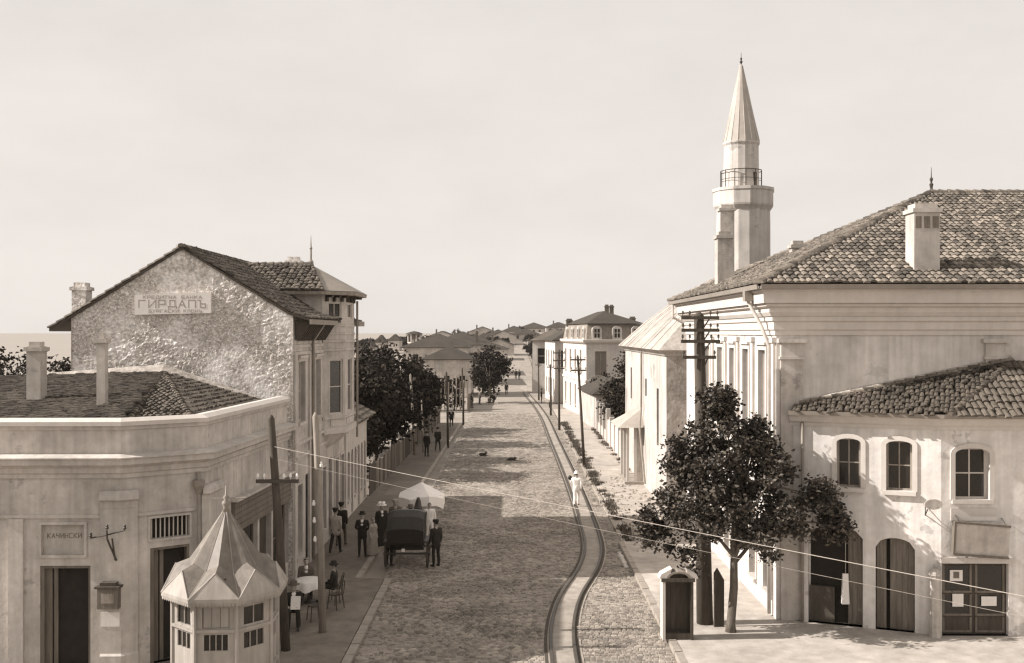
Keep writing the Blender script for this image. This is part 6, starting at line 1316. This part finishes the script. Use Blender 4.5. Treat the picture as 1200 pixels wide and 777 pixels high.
Fq = [CP + Vector((-.6, a, b)) for a, b in prof]; Fq2 = [CP + Vector((.6, a, b)) for a, b in prof]; n = len(prof); q.add(Fq + Fq2, [tuple(range(n))[::-1], tuple(range(n, 2 * n))] + [(k, (k + 1) % n, n + (k + 1) % n, n + k) for k in range(n)]); q.build('body', 'leather', cg)
q = MB(); n = 7; pts = [(-.68, 1.0), (-.8, 1.55), (-.62, 1.98), (-.2, 2.16), (.35, 2.1)]; rows = []
for a, b in pts:
    rows.append([CP + Vector((-.68 + 1.36 * k / n, a, b - .1 * (2 * k / n - 1) ** 4 - .04 * math.sin(k * math.pi))) for k in range(n + 1)])
for r_ in range(len(rows) - 1):
    for k in range(n): q.quad(rows[r_][k], rows[r_][k + 1], rows[r_ + 1][k + 1], rows[r_ + 1][k])
for k in (0, n): q.poly([rows[r_][k] for r_ in range(len(rows))] + [CP + Vector((-.68 + 1.36 * k / n, -.2, 1.2))])
q.build('hood', 'leather', cg)
for sd in (-1, 1): q = MB(); q.tube([CP + Vector((sd * .69, -.3, 1.1)), CP + Vector((sd * .7, -.2, 2.05))], .02, 5); q.tube([CP + Vector((sd * .69, -.3, 1.1)), CP + Vector((sd * .7, .34, 2.0))], .02, 5); q.build('hood_frame', 'iron', cg)
for sd in (-1, 1): q = MB(); q.hexa([CP + Vector((sd * .82, -.65, 1.02)), CP + Vector((sd * .62, -.65, 1.02)), CP + Vector((sd * .62, .5, 1.02)), CP + Vector((sd * .82, .5, 1.02)), CP + Vector((sd * .82, -.6, 1.06)), CP + Vector((sd * .62, -.6, 1.06)), CP + Vector((sd * .62, .45, 1.07)), CP + Vector((sd * .82, .45, 1.07))]); q.build('mudguard', 'leather', cg)
q = MB(); q.box(CP.x - .45, CP.x + .45, CP.y + 1.1, CP.y + 1.5, 1.1, 1.25); q.build('driver_seat', 'leather', cg)
for sd in (-1, 1): q = MB(); q.tube([CP + Vector((sd * .45, 1.7, .6)), CP + Vector((sd * .42, 2.6, .95)), CP + Vector((sd * .36, 4.0, 1.1))], .03, 6); q.build('shaft', 'wood_dark', cg)
for sd in (-1, 1): q = MB(); q.lathe(CP + Vector((sd * .62, .95, 1.15)), [(.03, 0), (.07, .04), (.07, .2), (.03, .26)], 8); q.build('lamp', 'zinc', cg)
q = MB(); q.box(CP.x - .12, CP.x + .0, CP.y - .86, CP.y - .84, .72, .84); q.build('plate', 'paper', cg)
ho = thing('horse', 'dark carriage horse standing in the shafts of the hooded carriage', 'horse', tuple(CP + Vector((0, 3.6, 0)))); G = []
Sx = lambda x, y, z, r: ((x, y, z), r)
G.append(([Sx(0, -.6, 1.18, .27), Sx(0, 0, 1.12, .28), Sx(0, .55, 1.17, .28)], 0)); G.append(([Sx(0, -.72, 1.2, .24), Sx(0, -.6, 1.3, .2)], 0)); G.append(([Sx(0, .6, 1.25, .22), Sx(0, .95, 1.68, .12)], 0)); G.append(([Sx(0, .95, 1.7, .11), Sx(0, 1.18, 1.6, .09), Sx(0, 1.42, 1.35, .065)], 0))
for sd in (-1, 1):
    G.append(([Sx(sd * .05, .93, 1.8, .03), Sx(sd * .06, .93, 1.9, .015)], 0))
    G.append(([Sx(sd * .16, .55, 1.05, .13), Sx(sd * .15, .57, .58, .06)], 0)); G.append(([Sx(sd * .15, .57, .58, .06), Sx(sd * .15, .55, .15, .04)], 0)); G.append(([Sx(sd * .15, .55, .13, .045), Sx(sd * .15, .6, .04, .055)], 1))
    G.append(([Sx(sd * .16, -.62, 1.1, .19), Sx(sd * .15, -.5, .78, .1)], 0)); G.append(([Sx(sd * .15, -.5, .78, .1), Sx(sd * .15, -.76, .52, .06)], 0)); G.append(([Sx(sd * .15, -.76, .52, .055), Sx(sd * .15, -.72, .14, .04)], 0)); G.append(([Sx(sd * .15, -.72, .12, .045), Sx(sd * .15, -.67, .04, .055)], 1))
blob('body', G, ['horse', 'leather'], ho, .03)
ORG[ho.name] = Vector((0, 0, 0)); q = MB(); q.tube([(0, -.92, 1.38), (0, -1.05, 1.1), (0, -1.02, .6)], [.05, .07, .02], 7); q.build('tail', 'hair', ho); q = MB(); q.tube([(0, .62, 1.5), (0, .82, 1.75), (0, .95, 1.86)], [.04, .06, .03], 6); q.build('mane', 'hair', ho)
q = MB()
for k in range(16): t0_, t1_ = 2 * math.pi * k / 16, 2 * math.pi * (k + 1) / 16; q.tube([(.29 * math.cos(t0_), .52, 1.17 + .31 * math.sin(t0_)), (.29 * math.cos(t1_), .52, 1.17 + .31 * math.sin(t1_))], .025, 5)
q.build('collar', 'leather', ho)
person('person in long black coat standing at the right wheel of the carriage', at(511, 664, 0), -40, 'stand', 'cloth_dark', 'cloth_dark', 'cloth_mid', 'cap', 'cloth_dark', 1.72, seed=8)
person('person in dark dress and white feathered hat on the kerb by the carriage', at(447, 640, .105), 150, 'stand', 'cloth_dark', 'cloth_dark', 'cloth_white', 'feather', 'cloth_white', 1.7, skirt=True, seed=9)
person('person with pale dress standing behind the carriage near the wall', at(437, 651, .105), 120, 'stand', 'cloth_light', 'cloth_light', 'cloth_light', None, h=1.45, skirt=True, seed=10)
person('person in grey jacket and cap waiting on the kerb beyond the carriage', at(463, 634, .105), 160, 'stand', 'cloth_mid', 'cloth_dark', 'cloth_light', 'cap', 'cloth_light', 1.7, seed=11)
person('driver in dark coat seated high on the carriage box', CP + Vector((0, 1.28, .79)), 0, 'sit', 'cloth_dark', 'cloth_dark', 'cloth_dark', 'brim', 'cloth_mid', 1.7, seed=12)
person('person in grey coat bending towards the left rear wheel of the carriage', at(456, 663, 0), 35, 'stand', 'cloth_mid', 'cloth_dark', 'cloth_mid', 'brim', 'cloth_dark', 1.62, seed=14, lean=.1)
# vendor with white canvas parasol beyond the carriage
VP = Vector((px(494, 44.5), 44.6, .0))
pr = thing('market_parasol', 'large white canvas parasol opened over the kerb beyond the carriage', 'parasol', tuple(VP)); q = MB(); q.tube([VP, VP + Vector((0, 0, 2.25))], .03, 8); q.build('pole', 'wood_grey', pr)
q = MB(); n = 8; hb = VP + Vector((0, 0, 2.3)); rim = [VP + Vector((1.05 * math.cos(R(22.5) + 2 * math.pi * k / n), 1.05 * math.sin(R(22.5) + 2 * math.pi * k / n), 1.72 + .1 * math.sin(k * 2.4))) for k in range(n)]; hem = [p - Vector((0, 0, .42 + .05 * math.sin(i * 3.1))) for i, p in enumerate(rim)]
for k in range(n):
    j = (k + 1) % n; mid2 = (rim[k] + rim[j]) / 2 - Vector((0, 0, -.03)); q.poly([hb, rim[k], mid2]); q.poly([hb, mid2, rim[j]]); mh = (hem[k] + hem[j]) / 2 + Vector((0, 0, .08)); q.quad(rim[k], hem[k], mh, mid2); q.quad(mid2, mh, hem[j], rim[j])
q.build('canopy', mat('canvas_white', .86, scale=4, var=.03, bump=.05), pr)
for k in range(n): q = MB(); q.tube([hb - Vector((0, 0, .04)), rim[k] - Vector((0, 0, .02))], .012, 5); q.build('rib', 'wood_grey', pr)
person('person in white apron with dark hair before the white parasol', Vector((px(502, 42.6), 43.2, 0)), 170, 'stand', 'cloth_white', 'cloth_white', 'cloth_white', None, h=1.62, seed=13)
# walkers farther off
for k, (x0, y0, lab, ct, lg, hat, pose, fc) in enumerate(((513, 529, 'person in black walking beside the slim black based pole', 'cloth_dark', 'cloth_dark', 'brim', 'walk', 10), (500, 535, 'person in black standing under the garden trees', 'cloth_dark', 'cloth_dark', 'cap', 'stand', 30), (529, 501, 'person with white head cloth on the far end of the left pavement', 'cloth_dark', 'cloth_dark', 'round', 'walk', 180), (593.5, 463, 'lone person in black in the middle of the far road', 'cloth_dark', 'cloth_dark', 'brim', 'walk', 180), (634.5, 472, 'person in black beside the thin far pole', 'cloth_dark', 'cloth_dark', 'brim', 'stand', 90), (645, 478, 'person in white blouse standing at the shorter right pole', 'cloth_white', 'cloth_dark', 'brim', 'stand', 180), (553, 478, 'person in dark clothes by the fence of the low pale house', 'cloth_dark', 'cloth_mid', 'cap', 'stand', 120), (562, 474, 'person in grey by the round roadside tree', 'cloth_mid', 'cloth_dark', 'cap', 'stand', 60))):
    person(lab, at(x0, y0, .1 if x0 < 549 else 0.0), fc, pose, ct, lg, 'cloth_light', hat, 'cloth_white' if 'white head' in lab else 'cloth_dark', 1.72, seed=20 + k, vox=.03)
for x0, Y, lab in ((604.5, 178, 'left walker of the pair on the rising street'), (608.5, 177, 'right walker of the pair on the rising street')):
    X = px(x0, Y); person(lab, (X, Y, hill(X, Y) + .06), 0, 'walk', 'cloth_dark', 'cloth_dark', 'cloth_dark', 'brim', 'cloth_dark', 1.72, seed=40, vox=.03)
# dogs lying on the sunlit road
for x0, y0, lab in ((566, 534, 'small dark dog lying on the sunny cobbles'), (600, 540, 'small dark bird like dog resting on the road alone')):
    p_ = at(x0, y0); dg_ = thing('dog', lab, 'dog', tuple(p_)); G = [([((-.2, 0, .12), .1), ((.15, 0, .13), .11)], 0), ([((.2, 0, .2), .08), ((.3, -.05, .2), .04)], 0), ([((-.28, 0, .08), .03), ((-.42, .1, .04), .02)], 0), ([((.17, -.05, .03), .03), ((.35, -.08, .03), .025)], 0), ([((-.18, -.08, .05), .05), ((-.02, -.12, .03), .025)], 0), ([((.18, .05, .28), .02), ((.18, .06, .31), .01)], 0), ([((.18, -.05, .28), .02), ((.18, -.06, .31), .01)], 0)]
    blob('body', G, ['horse'], dg_, .02)
# paling fence at the left; near stretch added dark for the shade under trees
fe = thing('paling_fence', 'weathered upright paling fence along the far left pavement', 'fence', (-6.6, 85, 0))
for k in range(92):
    y_ = 54.6 + k * .5; x_ = -7.6 + .012 * (y_ - 54.6); q = MB(); hh = 1.65 + random.uniform(-.2, .2); q.box(x_ - .02, x_ + .02, y_, y_ + .46, 0, hh); q.build('paling', ('wood_dark', 'wood_dark', 'wood', 'shutter')[random.randrange(4)], fe)
q = MB(); q.hexa([(-7.67, 54.6, .5), (-7.62, 54.6, .5), (-7.07, 100.6, .5), (-7.12, 100.6, .5), (-7.67, 54.6, .6), (-7.62, 54.6, .6), (-7.07, 100.6, .6), (-7.12, 100.6, .6)]); q.build('rail', 'wood_dark', fe)
ff = thing('post_fence', 'tall pale posts with dark hedge before the low pale house', 'fence', (-7, 118, 0))
for k in range(14):
    x_ = -10.4 + k * .42; q = MB(); q.tube([(x_, 113 + .1 * k, 0), (x_, 113 + .1 * k, 3.6 + random.uniform(-.5, .5))], .07, 6); q.build('post', 'wood_grey', ff)
for k in range(9):
    y_ = 114.5 + k * 1.6; q = MB(); q.box(-4.95, -4.85, y_, y_ + 1.4, 0, 1.8 + random.uniform(-.1, .1)); q.build('board', 'wood', ff)
for k, (x_, y_) in enumerate(((-10, 116), (-8.2, 116.4), (-6.6, 117))): tree(('leftmost', 'middle', 'rightmost')[k] + ' dark hedge bush behind the tall pale posts', (x_, y_, 0), (x_, y_, .8), (x_, y_, 1.9), (1.1, 1.0, 1.7), 24, 1500, .3, 'leaf_dark', .08, 170 + k, None, name='hedge_bush', limbs=2, cat='bush')
# ------------------------------------------------------------------ summer haze over town and sea
HAZE = 0.00013
if HAZE:
    q = MB(); q.box(-420, 420, -60, 520, -16, 40); hzo = q.build('haze', 'dark', None); hzo['kind'] = 'stuff'; solo(hzo, 'thin pale summer haze over the town', 'haze')
    hm = bpy.data.materials.new('haze'); hm.use_nodes = True; t = hm.node_tree; t.nodes.clear(); ou = t.nodes.new('ShaderNodeOutputMaterial'); pv = t.nodes.new('ShaderNodeVolumePrincipled')
    pv.inputs['Density'].default_value = HAZE; pv.inputs['Color'].default_value = (.95, .9, .85, 1); pv.inputs['Anisotropy'].default_value = .3; t.links.new(pv.outputs[0], ou.inputs['Volume'])
    hzo.data.materials.clear(); hzo.data.materials.append(hm)
